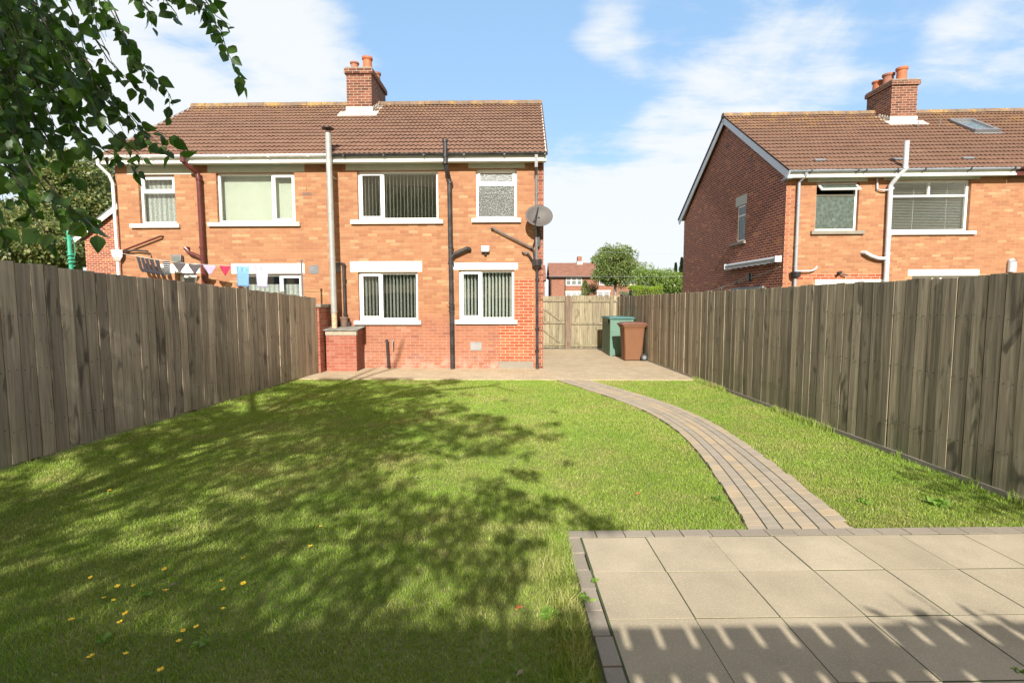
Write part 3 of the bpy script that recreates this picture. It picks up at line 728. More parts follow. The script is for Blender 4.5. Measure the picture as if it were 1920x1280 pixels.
def window(parent, T, x0, x1, z0, z1, y, panes, sill=True, lintel=None, blind=None, glass='window_glass', sillmat='white_paint', lintmat='white_paint', sillx=(.13, .13), sashes=(), fw=.055, room='interior', openpane=None, tinted=None, sillz=.1, rec=.085):
    """panes: list of (x0,x1,z0,z1) fractions of the opening"""
    yf = y+rec; m = MB(); w, h = x1-x0, z1-z0
    m.box(x0, x0+fw, yf, yf+.06, z0, z1); m.box(x1-fw, x1, yf, yf+.06, z0, z1); m.box(x0+fw, x1-fw, yf, yf+.06, z1-fw, z1); m.box(x0+fw, x1-fw, yf, yf+.06, z0, z0+fw*1.1)
    R = []
    for (a, b, c, d) in panes:
        R.append((x0+a*w+(fw if a == 0 else fw*.45), x0+b*w-(fw if b == 1 else fw*.45), z0+c*h+(fw*1.1 if c == 0 else fw*.45), z0+d*h-(fw if d == 1 else fw*.45)))
    for i, (a, b, c, d) in enumerate(panes):
        if b < 1: m.box(R[i][1], R[i][1]+fw*.9, yf+.001, yf+.059, R[i][2]-.001, R[i][3]+.001)
        if d < 1: m.box(R[i][0]-.02, R[i][1]+.02, yf+.002, yf+.058, R[i][3], R[i][3]+fw*.9)
    fr = m.build('window', 'white_upvc', parent, T, bevel=.004)
    for i, q in enumerate(R):
        a, b, c, d = q; s = .0
        if i in sashes:
            s = .045; m = MB(); yy = yf-.014
            if openpane == i:      # top hung light pushed open
                ang = radians(48); L = d-c+.02
                for (p, r_, u, v_) in ((a-.012, a+s, 0, L), (b-s, b+.012, 0, L), (a+s, b-s, 0, s), (a+s, b-s, L-s, L)):
                    cz = (u+v_)/2; m.obox(((p+r_)/2, yy-sin(ang)*cz, d+.01-cos(ang)*cz), ((r_-p)/2, 0, 0), (0, -sin(ang)*(v_-u)/2, -cos(ang)*(v_-u)/2), (0, -cos(ang)*.02, sin(ang)*.02))
                sh = m.build('sash', 'white_upvc', fr, T, bevel=.003)
                m = MB(); cz = L/2; m.obox(((a+b)/2, yy-sin(ang)*cz, d+.01-cos(ang)*cz), ((b-a)/2-s, 0, 0), (0, -sin(ang)*(L/2-s), -cos(ang)*(L/2-s)), (0, -cos(ang)*.004, sin(ang)*.004)); m.build('pane', 'frosted_dark', fr, T)
                continue
            m.box(a-.012, a+s, yy, yf+.03, c-.012, d+.012); m.box(b-s, b+.012, yy, yf+.03, c-.012, d+.012); m.box(a+s, b-s, yy, yf+.03, d-s, d+.012); m.box(a+s, b-s, yy, yf+.03, c-.012, c+s)
            m.build('sash', 'white_upvc', fr, T, bevel=.004)
        m = MB(); m.box(a+s-.004, b-s+.004, yf+.012, yf+.018, c+s-.004, d-s+.004)
        gm = (tinted or {}).get(i, glass); m.build('pane', gm, fr, T)
    # room behind
    m = MB(); X0, X1, Z0, Z1, Ya, Yb = x0-.25, x1+.25, z0-.6, z1+.12, y+.16, y+2.2
    m.face([(X0, Yb, Z0), (X1, Yb, Z0), (X1, Yb, Z1), (X0, Yb, Z1)]); m.face([(X0, Ya, Z0), (X0, Yb, Z0), (X0, Yb, Z1), (X0, Ya, Z1)]); m.face([(X1, Ya, Z0), (X1, Yb, Z0), (X1, Yb, Z1), (X1, Ya, Z1)])
    m.face([(X0, Ya, Z0), (X1, Ya, Z0), (X1, Yb, Z0), (X0, Yb, Z0)]); m.face([(X0, Ya, Z1), (X1, Ya, Z1), (X1, Yb, Z1), (X0, Yb, Z1)])
    m.build('room', room, fr, T)
    if blind:
        kind = blind[0]; m = MB()
        if kind == 'vertical':
            _, ang, gapx, mat_, zl = blind; x = x0+.03
            while x < x1-.03:
                a = radians(ang+random.uniform(-4, 4)); m.obox((x, y+.26, (z0+z1)/2), (.044*cos(a), .044*sin(a), 0), (-.0008*sin(a), .0008*cos(a), 0), (0, 0, (z1-z0)/2-zl)); x += gapx
            m.box(x0, x1, y+.24, y+.28, z1-.05, z1-.005)
            m.build('blind', mat_, fr, T)
        if kind == 'horizontal':
            z = z0+.03
            while z < z1-.03:
                m.obox(((x0+x1)/2, y+.22, z), ((x1-x0)/2-.03, 0, 0), (0, .017, .005), (0, -.0002, .0006)); z += blind[1]
            for q in (.35, .78): m.box(x0+(x1-x0)*q-.002, x0+(x1-x0)*q+.002, y+.2, y+.203, z0, z1)
            m.build('blind', 'blind_white', fr, T)
        if kind == 'net':
            n = 60; zt = z0+(z1-z0)*blind[1]
            vs = []; 
            for i in range(n+1):
                xx = x0+.02+(x1-x0-.04)*i/n; dy = .018*sin(i*1.25)+.008*sin(i*2.9); vs += [(xx, y+.24+dy, z0), (xx, y+.24+dy*.6, zt)]
            m.quads(vs, [(2*i, 2*i+2, 2*i+3, 2*i+1) for i in range(n)]); m.build('curtain', 'net_curtain', fr, T, smooth=True)
    if sill:
        m = MB(); m.box(x0-sillx[0], x1+sillx[1], y-.075, y+.10, z0-sillz, z0-.004); m.build('sill', sillmat, fr, T, bevel=.006)
    if lintel:
        a, b, c, d = lintel; m = MB(); m.box(a, b, y-.006, y+.05, c, d); m.build('lintel', lintmat, fr, T, bevel=.003)
    return fr

def tile_roof(parent, T, x0, x1, y0, z0, y1, z1, rows, name='roof', period=.118, mats=('roof_tile', 'tile_gap')):
    """one slope from eaves (y0,z0) to ridge (y1,z1); local coordinates"""
    s = Vector((0, y1-y0, z1-z0)); L = s.length; s.normalize(); n = Vector((0, -s.z, s.y))
    if n.z < 0: n = -n
    nx = int((x1-x0)/period*6); xs = np.linspace(x0, x1, nx+1); m = MB()
    wave = lambda x, k: .013*(sin(2*pi*x/period)+.35*sin(4*pi*x/period+.8))
    tw = period*2
    for r in range(rows):
        a0 = L*r/rows-.025; a1 = L*(r+1)/rows+.01; off = (r % 2)*0
        tops = []
        tilej = {}
        for x in xs:
            k = int((x-x0)/tw+off*.5)
            if k not in tilej: tilej[k] = (random.uniform(-.004, .004), random.uniform(-.006, .006))
            j = tilej[k]; w = wave(x, k)
            pb = Vector((x, y0, z0))+s*(a0+j[1]); pt = Vector((x, y0, z0))+s*a1
            tops.append((pb+n*(.032+w+j[0]), pt+n*(.004+w), pb+n*(.004+w*.3+j[0])+s*.012))
        b = len(m.v)
        for t_ in tops: m.v += [tuple(t_[0]), tuple(t_[1]), tuple(t_[2])]
        for i in range(nx):
            p = b+3*i; q = b+3*(i+1); m.f.append((p, q, q+1, p+1)); m.m.append(0); m.f.append((p, p+2, q+2, q)); m.m.append(1)
        # side lip at the verges
    for xx in (x0, x1): m.face([(xx, y0, z0-.02), (xx, y1, z1-.02), tuple(Vector((xx, y1, z1))+n*.03), tuple(Vector((xx, y0, z0))+n*.03)], 1)
    return m.build(name, list(mats), parent, T, uv=False)

def chimney(parent, T, x0, x1, y0, y1, zb, zt, pots, slope_zy, mat='chimney_brick'):
    """slope_zy: function giving the roof height at local y"""
    m = MB(); m.box(x0, x1, y0, y1, zb, zt-.16); m.box(x0-.05, x1+.05, y0-.05, y1+.05, zt-.16, zt-.02)
    ch = m.build('chimney', mat, parent, T, bevel=.004)
    m = MB(); m.box(x0-.03, x1+.03, y0-.03, y1+.03, zt-.02, zt+.03); m.build('flaunching', 'coping_stone', ch, T, bevel=.015)
    m = MB(); zf = slope_zy(y0)
    m.box(x0-.03, x1+.03, y0-.025, y0-.003, zf-.06, zf+.20); m.obox(((x0+x1)/2, y0-.14, zf-.045), ((x1-x0)/2+.20, 0, 0), (0, .14, .105), (0, -.008, .010))
    ns = 5
    for k in range(ns):
        ya = y0+(y1-y0)*.5*k/ns; yb = y0+(y1-y0)*.5*(k+1)/ns
        for xx, sg in ((x0, -1), (x1, 1)):
            m.box(xx+sg*.003, xx+sg*.018, ya, yb, slope_zy(ya)-.05, slope_zy(ya)+.22-.02*k); m.box(xx, xx+sg*.16, ya, yb, slope_zy(ya)+.02, slope_zy(ya)+.055)
    m.build('flashing', 'mortar_white', ch, T, bevel=.004)
    for (px_, py_, r, h, mt) in pots:
        m = MB(); m.lathe((px_, py_, zt), [(r*.96, 0), (r, .03), (r*.92, h*.75), (r*.98, h*.80), (r*1.14, h*.86), (r*1.16, h), (r*.93, h), (r*.90, h*.7)], 22); m.build('chimney_pot', mt, ch, T, smooth=False)
    return ch

def pipe_run(parent, T, pts, r, mat, name='drainpipe', collars=(), n=14):
    m = MB(); m.tube(pts, r, n)
    for (p, d, w) in collars: m.ring(p, d, r*1.22, w, n)
    return m.build(name, mat, parent, T, smooth=False)

# ---------------------------------------------------------------- the pair of houses behind the lawn
WY = 12.355
def left_house():
    T = ID
    r = root('brick_house', (-4.8, WY, 0), 'pair of orange brick houses facing the lawn, brown tiled roof, one chimney', 'house')
    X0, X1 = -10.05, .48; ZE = 5.02
    RY, RZ = 15.7, 7.62; YB = 19.0
    wins = [(-9.487, -8.58, 3.575, 4.765), (-7.54, -5.60, 3.60, 4.80), (-4.055, -2.08, 3.645, 4.83), (-1.16, -.166, 3.67, 4.86),
            (-4.09, -2.615, 1.19, 2.385), (-1.59, -.235, 1.205, 2.43), (-7.02, -5.49, 1.10, 2.345), (-8.62, -8.14, .95, 2.36)]
    m = MB(); wall_sheet(m, X0, X1, -.02, ZE, wins, WY)
    m.build('front_wall', 'facade_brick', r)
    m = MB()   # gables and rear
    for xx, k in ((X1, 1), (X0, -1)):
        m.face([(xx, WY, -.02), (xx, YB, -.02), (xx, YB, ZE), (xx, RY, RZ-.1), (xx, WY, ZE)][::k])
    m.face([(X0, YB, -.02), (X1, YB, -.02), (X1, YB, ZE), (X0, YB, ZE)])
    m.build('gable_wall', 'gable_brick', r)
    # darker toothed corner bricks
    m = MB(); k = 0; z = 0
    while z < ZE-.05:
        w = .115 if k % 2 else .17
        m.box(X1-w, X1+.003, WY-.003, WY+.01, z+.004, min(z+.0755, ZE)-.002); z += .0755; k += 1
    m.build('corner_bricks', 'corner_brick', r)
    # newer red brickwork where a door was closed
    m = MB(); xs0, xs1, xs2 = -.61, -.20, .245
    z = .18; k = 0
    while z < 2.20:
        a = xs0 if z < 1.08 else xs1; b = xs2+(.05 if k % 5 == 2 else 0)
        m.box(a-(.1 if (k == 4) else 0), b, WY-.0025, WY+.01, z, z+.0755); z += .0755; k += 1
    m.build('patched_brickwork', 'patch_brick', r)
    m = MB(); m.box(-.61, .245, WY-.012, WY+.01, -.02, .178); m.build('door_step', 'concrete', r, bevel=.006)
    # windows
    lt = 'lintel_grey'
    window(r, T, *wins[0], WY, [(0, 1, .0, .66), (0, 1, .66, 1)], lintel=(-9.75, -8.10, 4.769, 5.03), lintmat=lt, blind=('net', .98), sashes=(1,), sillx=(.22, .10), sillmat='white_paint')
    window(r, T, *wins[1], WY, [(0, .70, 0, 1), (.70, 1, 0, 1)], lintel=(-7.74, -5.34, 4.804, 5.03), lintmat=lt, blind=('vertical', 8, .085, 'blind_cream', .03), sashes=(1,), sillx=(.22, .12), sillmat='stained_white')
    window(r, T, *wins[2], WY, [(0, .31, 0, 1), (.31, 1, 0, 1)], lintel=(-4.33, -1.90, 4.834, 5.03), lintmat=lt, blind=('vertical', 95, .088, 'blind_white', .03), sashes=(0,), sillx=(.17, .12))
    window(r, T, *wins[3], WY, [(0, 1, 0, .69), (0, 1, .69, 1)], lintel=(-1.34, .03, 4.864, 5.03), lintmat=lt, sashes=(1,), sillx=(.10, .10), tinted={0: 'frosted_glass', 1: 'frosted_pale'})
    window(r, T, *wins[4], WY, [(0, .38, 0, 1), (.38, 1, 0, 1)], lintel=(-4.28, -2.50, 2.39, 2.645), blind=('vertical', 80, .088, 'blind_white', .03), sashes=(0,), sillx=(.11, .08))
    window(r, T, *wins[5], WY, [(0, .40, 0, 1), (.40, 1, 0, 1)], lintel=(-1.76, -.14, 2.435, 2.60), blind=('vertical', 62, .088, 'blind_white', .03), sashes=(0,), sillx=(.10, .08))
    window(r, T, *wins[6], WY, [(0, .62, 0, 1), (.62, 1, 0, 1)], lintel=(-7.25, -5.42, 2.35, 2.60), blind=('net', .80), sashes=(1,))
    window(r, T, *wins[7], WY, [(0, 1, 0, 1)], lintel=(-9.05, -8.05, 2.365, 2.59), blind=None, sashes=(0,))
    # roof
    rf = tile_roof(r, T, -10.2, .56, 12.03, 5.13, RY, RZ+.02, 16)
    m = MB(); m.face([(-10.2, YB+.3, 5.1), (.56, YB+.3, 5.1), (.56, RY, RZ), (-10.2, RY, RZ)]); m.build('rear_slope', 'roof_tile', rf, uv=False)
    m = MB(); x = -10.2
    while x < .55:
        w = min(.45, .56-x); pts = []
        dz = random.uniform(-.006, .006); a = [pi*k/8 for k in range(9)]
        for xx in (x, x+w-.008): pts += [(xx, RY-.13*cos(q), RZ-.02+.15*sin(q)+dz) for q in a]
        m.quads(pts, [(k, k+1, 10+k, 9+k) for k in range(8)]+[tuple(range(9)), tuple(range(17, 8, -1))]); x += w
    m.build('ridge_tiles', 'ridge_tile', rf, uv=False)
    # eaves: soffit + fascia with a moulded lower edge
    m = MB(); m.box(-10.16, .53, 12.11, 12.14, 4.94, 5.12); m.box(-10.16, .53, 12.075, 12.11, 4.955, 5.0); m.box(-10.16, .53, 12.142, WY-.002, 4.985, 5.01); m.build('fascia', 'fascia_white', r, bevel=.004)
    def gutter(xa, xb, mat, nm='gutter'):
        m = MB(); n = 10; R = .056; cy, cz = 12.045, 5.135; vs = []
        for xx in (xa, xb):
            for k in range(n+1):
                a = pi+pi*k/n; vs.append((xx, cy+R*cos(a), cz+R*sin(a)))
            for k in range(n, -1, -1):
                a = pi+pi*k/n; vs.append((xx, cy+(R-.006)*cos(a), cz+(R-.006)*sin(a)))
        N = 2*(n+1); m.quads(vs, [(k, (k+1) % N, N+(k+1) % N, N+k) for k in range(N)]+[tuple(range(N-1, -1, -1)), tuple(range(N, 2*N))])
        x = xa+.35
        while x < xb: m.box(x-.02, x+.02, cy-R-.006, cy+R+.005, cz-R-.006, cz-.03); x += .95
        return m.build(nm, mat, r)
    gutter(-10.2, -4.62, 'white_upvc'); gutter(-4.60, .56, 'black_plastic')
    # verge boards
    for xx in (.52, -10.17):
        m = MB(); m.bar((xx, 12.05, 5.08), (xx, RY, RZ-.06), .02, .17); m.bar((xx, RY, RZ-.06), (xx, YB+.3, 5.05), .02, .17); m.build('bargeboard', 'fascia_white', r)
    # chimney
    slope = lambda y: 5.13+(y-12.03)*(RZ-5.13)/(RY-12.03) if y < RY else RZ-(y-RY)*.68
    ch = chimney(r, T, -5.15, -4.42, 14.95, 16.45, 6.9, 8.40, [(-4.98, 15.2, .115, .26, 'terracotta_dull'), (-4.60, 15.2, .135, .40, 'terracotta'), (-4.98, 15.95, .115, .26, 'terracotta'), (-4.60, 16.1, .125, .36, 'terracotta_dull')], slope)
    for xx in (-5.20, -4.70):
        m = MB(); m.tube([(xx, 14.7, slope(14.7)+.04), (xx, 14.66, slope(14.66)+.2), (xx+.01, 14.8, slope(14.8)+.24)], .008, 6); m.build('roof_hook', 'lead', r)
    # --- black soil pipe
    x, y = -1.79, 12.25
    m = MB(); m.tube([(x-.05, 11.99, 5.42), (x-.05, 11.99, 4.93), (x-.035, 12.06, 4.76), (x-.0, y, 4.58), (x+.035, y, 0)], .053, 16)
    m.tube([(x+.02, y, 2.72), (x+.10, y-.0, 2.80), (x+.30, y, 2.89), (x+.42, y, 2.945), (x+.47, y+.03, 2.93), (x+.47, WY, 2.92)], .048, 14)
    for z in (5.40, 5.06, 4.90): m.ring((x-.05, 11.99, z), (0, 0, 1), .066, .05)
    for z in (4.5, 2.98, 2.60, 1.62, 1.52, 1.42): m.ring((x+.02, y, z), (0, 0, 1), .066, .05)
    m.box(x-.05, x+.09, y, WY, 2.56, 2.60); m.box(x-.05, x+.09, y, WY, 1.50, 1.53); m.build('soil_pipe', 'black_plastic', r, smooth=False)
    # --- right hand rainwater pipe and waste pipes into the hopper
    x, y = .305, 12.28
    m = MB(); m.tube([(x-.01, 12.06, 5.09), (x-.01, 12.06, 5.02), (x, y, 4.82), (x+.01, y, 2.62)], .034, 12)
    for z in (4.25, 3.1): m.ring((x+.005, y, z), (0, 0, 1), .042, .05); 
    m.box(x-.045, x+.025, 12.02, 12.10, 4.80, 5.09); m.build('drainpipe', 'grey_plastic', r)
    m = MB(); m.tube([(x+.02, y, 2.50), (x+.035, y, .02)], .034, 12)
    for z in (2.2, 1.0, .45): m.ring((x+.03, y, z), (0, 0, 1), .042, .05); m.box(x-.02, x+.08, y, WY, z-.01, z+.01)
    m.tube([(x+.035, y, .10), (x+.035, y-.02, .0)], .038, 12)
    hp = m.build('drainpipe', 'black_plastic', r)
    m = MB(); m.tube([(x+.02, y-.01, 2.44), (x+.02, y-.01, 2.50), (x+.02, y-.01, 2.52), (x+.02, y-.01, 2.665)], [.045, .08, .115, .125], 14); m.build('hopper', 'black_plastic', hp)
    m = MB(); m.tube([(-.78, WY, 3.44), (-.76, 12.27, 3.43), (.20, 12.27, 2.95), (.245, 12.27, 2.90), (.27, 12.27, 2.68)], .022, 10); m.ring((-.76, 12.28, 3.43), (1, 0, -.5), .03, .05); m.ring((.20, 12.27, 2.95), (1, 0, -.5), .03, .05); m.build('waste_pipe', 'black_plastic', r)
    m = MB(); m.tube([(-.03, WY, 2.84), (-.0, 12.27, 2.845), (.11, 12.27, 2.82), (.20, 12.27, 2.68), (.24, 12.27, 2.62)], .022, 10); m.ring((.11, 12.27, 2.82), (1, 0, -.5), .03, .05); m.build('waste_pipe', 'black_plastic', r)
    # --- brown soil pipe on the left half
    x, y = -7.98, 12.25
    m = MB(); m.tube([(x-.10, 11.98, 5.38), (x-.10, 11.98, 4.98), (x-.02, 12.1, 4.86), (x+.06, y, 4.76), (x+.08, y, 4.5), (x+.10, y, 0)], .055, 16)
    for z in (5.10, 4.98): m.ring((x-.10, 11.98, z), (0, 0, 1), .068, .05)
    for z in (4.62, 2.98, 2.72): m.ring((x+.08, y, z), (0, 0, 1), .068, .05)
    m.tube([(x+.08, y, 2.70), (x-.05, y, 2.78), (x-.25, y, 2.86), (x-.33, y, 2.96), (x-.33, WY, 2.97)], .048, 14); m.build('soil_pipe', 'brown_plastic', r)
    m = MB(); m.tube([(-8.93, WY, 3.27), (-8.95, 12.27, 3.26), (-9.95, 12.27, 2.90)], .022, 10); m.build('waste_pipe', 'brown_plastic', r)
    # --- white rainwater pipe far left
    x = -10.17
    m = MB(); m.tube([(x-.02, 12.03, 5.10), (x-.02, 12.03, 4.93), (x+.10, 12.20, 4.72), (x+.12, 12.27, 4.55), (x+.13, 12.27, 0)], .036, 12); m.build('drainpipe', 'white_upvc', r)
    m = MB(); m.tube([(x+.13, 12.25, 2.66), (x+.13, 12.25, 2.76), (x+.13, 12.25, 2.93)], [.06, .13, .15], 4); m.build('hopper', 'white_upvc', r)
    m = MB(); m.tube([(x+.2, 12.26, 2.90), (x+.6, 12.26, 2.92), (x+.9, 12.26, 2.90), (x+.92, 12.26, 2.80)], .02, 8); m.build('waste_pipe', 'black_plastic', r)
    # --- second (downstairs) overflow pipe by the party line
    m = MB(); m.tube([(-4.42, 12.28, 2.60), (-4.41, 12.28, 1.02)], .034, 12); m.ring((-4.42, 12.28, 2.55), (0, 0, 1), .045, .06); m.ring((-4.41, 12.28, 1.35), (0, 0, 1), .045, .05); m.ring((-4.41, 12.28, 2.2), (0, 0, 1), .045, .05); m.build('drainpipe', 'black_plastic', r)
    m = MB(); m.tube([(-4.75, 12.32, 2.62), (-4.44, 12.30, 2.60)], .015, 8); m.build('waste_pipe', 'black_plastic', r)
    # vents
    def vent(x0, x1, z0, z1, mat='vent_grey'):
        m = MB(); m.box(x0, x1, WY-.012, WY+.01, z0, z0+.012); m.box(x0, x1, WY-.012, WY+.01, z1-.012, z1); m.box(x0, x0+.012, WY-.012, WY+.01, z0+.012, z1-.012); m.box(x1-.012, x1, WY-.012, WY+.01, z0+.012, z1-.012)
        z = z0+.02
        while z < z1-.02: m.obox(((x0+x1)/2, WY-.006, z+.008), ((x1-x0)/2-.013, 0, 0), (0, .006, .010), (0, -.001, .001)); z += .028
        m.build('air_vent', mat, r)
    vent(-1.32, -1.04, .445, .655); vent(-5.30, -5.07, 2.35, 2.555, 'lead'); vent(-4.72, -4.52, 2.38, 2.57, 'lead')
    m = MB(); m.box(-5.42, -5.18, WY-.006, WY+.01, 4.255, 4.315); m.box(-5.31, -5.30, WY-.01, WY+.01, 4.36, 4.44); m.build('wall_plug', 'clay_brown', r)
    # outside tap and short waste pipe
    m = MB(); m.tube([(-3.40, WY, .70), (-3.39, 12.25, .70), (-3.37, 12.22, .64), (-3.34, 12.20, .02)], .026, 10); m.ring((-3.38, 12.24, .69), (0, 1, 0), .034, .06); m.build('waste_pipe', 'black_plastic', r)
    m = MB(); m.tube([(-3.24, WY, .66), (-3.24, 12.28, .66), (-3.24, 12.24, .62), (-3.24, 12.24, .48)], [.014, .014, .014, .010], 8); m.box(-3.275, -3.205, 12.255, 12.27, .70, .712); m.tube([(-3.24, 12.265, .66), (-3.24, 12.265, .70)], .008, 6); m.build('outside_tap', 'galvanised', r)
    return r
left_house()

def security_lamp(x, y, z, label, tilt=.5, s=1.):
    r = root('security_lamp', (x, y, z), label, 'wall lamp')
    m = MB(); m.obox((x, y-.05*s, z+.0), (.08*s, 0, 0), (0, .035*s, -.01*s), (0, .012*s, .055*s)); m.build('lamp_housing', 'grey_plastic', r, bevel=.006)
    m = MB(); m.obox((x, y-.088*s, z-.012*s), (.065*s, 0, 0), (0, .004, -.001), (0, .009*s, .04*s)); m.build('lens', 'lamp_white', r)
    m = MB(); m.box(x-.012, x+.012, y-.03, y, z-.09*s, z-.05*s); m.tube([(x, y-.035*s, z-.115*s), (x, y-.035*s, z-.08*s)], .028*s, 12); m.build('sensor', 'dark_metal', r)
    m = MB(); m.box(x-.035*s, x+.035*s, y-.02, y, z-.06*s, z+.02*s); m.build('bracket', 'dark_metal', r)
security_lamp(-.93, WY-.002, 2.93, 'small floodlight with motion sensor above the right ground floor window', s=1.25)
security_lamp(-8.55, WY-.002, 2.72, 'wall floodlight above the washing line on the left half of the house', s=1.5)

# satellite dish
def dish():
    c = Vector((.365, 11.98, 3.67)); r = root('satellite_dish', (.36, WY, 3.3), 'grey oval satellite dish on the right corner of the house', 'satellite dish')
    ax = Vector((.10, -.93, .34)).normalized(); xx = Vector((0, 0, 1)).cross(ax).normalized()*-1; yy = ax.cross(xx).normalized()
    m = MB(); n = 36; rings = 7; vs = []
    def P(k, a, off): 
        q = k/rings; return c+xx*(.325*q*cos(a))+yy*(.275*q*sin(a))+ax*(.075*q*q-.075+off)
    vs = [tuple(c-ax*.075)]
    for k in range(1, rings+1): vs += [tuple(P(k, 2*pi*i/n, 0)) for i in range(n)]
    nb = len(vs); vs.append(tuple(c-ax*.081))
    for k in range(1, rings+1): vs += [tuple(P(k, 2*pi*i/n, -.006)) for i in range(n)]
    fs = []
    for o_ in (0, nb):
        for i in range(n):
            i2 = (i+1) % n; t_ = (o_, o_+1+i, o_+1+i2); fs.append(t_ if o_ == 0 else t_[::-1])
            for k in range(rings-1):
                a = o_+1+k*n; q = (a+i, a+n+i, a+n+i2, a+i2); fs.append(q if o_ == 0 else q[::-1])
    a = 1+(rings-1)*n; b = nb+a
    for i in range(n): i2 = (i+1) % n; fs.append((a+i, b+i, b+i2, a+i2))
    m.quads(vs, fs); m.build('reflector', 'dish_grey', r, smooth=True)
    foot = c-yy*.25-ax*.04
    m = MB(); tip = c-yy*.16-xx*.10+ax*.40; tip = Vector((c.x-.12, c.y-.42, c.z-.205)); m.bar(foot, tip, .022, .022); m.build('arm', 'dark_metal', r)
    m = MB(); d = (c-tip).normalized(); m.tube([tip-d*.04, tip+d*.03, tip+d*.06], [.022, .03, .034], 12); m.build('receiver', 'dark_metal', r)
    m = MB(); m.tube([c-ax*.07, (c.x, c.y+.10, c.z-.12), (c.x, WY-.10, 3.40)], .022, 10); m.bar(foot, (c.x, WY-.10, 3.40), .03, .03); m.bar((c.x, WY-.10, 3.42), (c.x, WY-.10, 2.98), .05, .03); m.box(c.x-.05, c.x+.05, WY-.02, WY, 3.0, 3.30); m.bar((c.x, WY-.10, 3.20), (c.x, WY-.01, 3.20), .03, .03); m.build('bracket', 'dark_metal', r)
dish()

# metal flue, brick boiler store, brick pier
def flue():
    r = root('metal_flue', (-4.55, 12.0, 1.0), 'tall grey metal flue pipe with black cowl rising in front of the wall', 'flue pipe')
    P0 = Vector((-4.575, 12.0, 1.0)); P1 = Vector((-4.60, 12.0, 5.68)); f = lambda z: P0.lerp(P1, (z-1.0)/4.68)
    m = MB(); m.tube([f(1.38), f(5.60)], .070, 20)
    for z in (4.62, 3.75, 2.70, 1.42): m.ring(f(z), (0, 0, 1), .0745, .035, 20)
    m.build('pipe', 'galvanised', r)
    m = MB(); m.tube([f(.98), f(1.38)], .063, 18); m.build('lower_pipe', 'rust_white', r)
    m = MB(); m.tube([f(5.60), f(5.615)], .066, 18)
    for k in range(6): a = k*pi/3; q = f(5.60)+Vector((.05*cos(a), .05*sin(a), 0)); m.tube([q, q+Vector((0, 0, .10))], .006, 5)
    q = f(5.70); m.tube([q, q+Vector((0, 0, .012)), q+Vector((0, 0, .05))], [.14, .14, .03], 20); m.build('cowl', 'cowl_black', r)
    m = MB(); 
    for z in (2.6, 4.6): m.box(-4.62, -4.54, 12.06, WY, z, z+.03)
    m.build('bracket', 'galvanised', r)
flue()
def boiler_store():
    r = root('boiler_store', (-4.35, 12.0, 0), 'low red brick store with wooden side door and plank lid under the flue', 'brick store')
    x0, x1, y0, y1, h = -4.70, -3.975, 11.76, WY-.005, .86
    m = MB(); m.box(x0, x1-.0, y0, y0+.10, -.02, h); m.box(x0, x0+.1, y0+.1, y1, -.02, h); m.build('brick_wall', 'store_brick', r)
    m = MB(); m.box(x0-.01, x1+.01, y0-.012, y0+.09, h, .975); m.build('fascia', 'beige_fascia', r, bevel=.004)
    m = MB(); y = y0+.11; w = .058
    while y < y1-.02: ye = min(y+w, y1-.02); m.box(x1-.025, x1-.002, y+.002, ye-.002, .02, .86); y += w
    m.box(x1-.024, x1+.004, y0+.1, y1-.02, .862, .972); m.build('door', 'brown_door', r, bevel=.003)
    m = MB(); x = x0-.05; ws = [.19, .2, .2, .24]
    for w in ws:
        m.obox((x+w/2, (y0-.05+y1)/2, 1.012), (w/2-.003, 0, 0), (0, (y1-y0+.05)/2, .030), (0, 0, .012)); x += w
    m.build('lid', 'slab_lid', r, bevel=.004)
    m = MB(); m.box(x0-.02, x0+.42, y1-.12, y1, 1.045, 1.16); m.build('back_kerb', 'black_plastic', r)
    r2 = root('clay_pot', (-4.43, 12.24, 1.03), 'small brown clay pot catching the black pipe on the store lid', 'pot')
    m = MB(); m.lathe((-4.42, 12.23, 1.035), [(.07, 0), (.085, .15), (.095, .20), (.105, .21), (.105, .25), (.09, .25), (.08, .12)], 18); m.build('pot_body', 'clay_brown', r2)
boiler_store()
m = MB(); m.box(-4.86, -4.74, 11.50, 12.35, 0, 1.52); 
r = root('brick_pier', (-4.8, 11.9, 0), 'narrow dark brick garden wall with stone coping between fence and store', 'garden wall')
m.build('brickwork', 'store_brick', r); m = MB(); m.box(-4.90, -4.68, 11.46, 12.35, 1.525, 1.60); m.build('coping', 'coping_stone', r, bevel=.012)

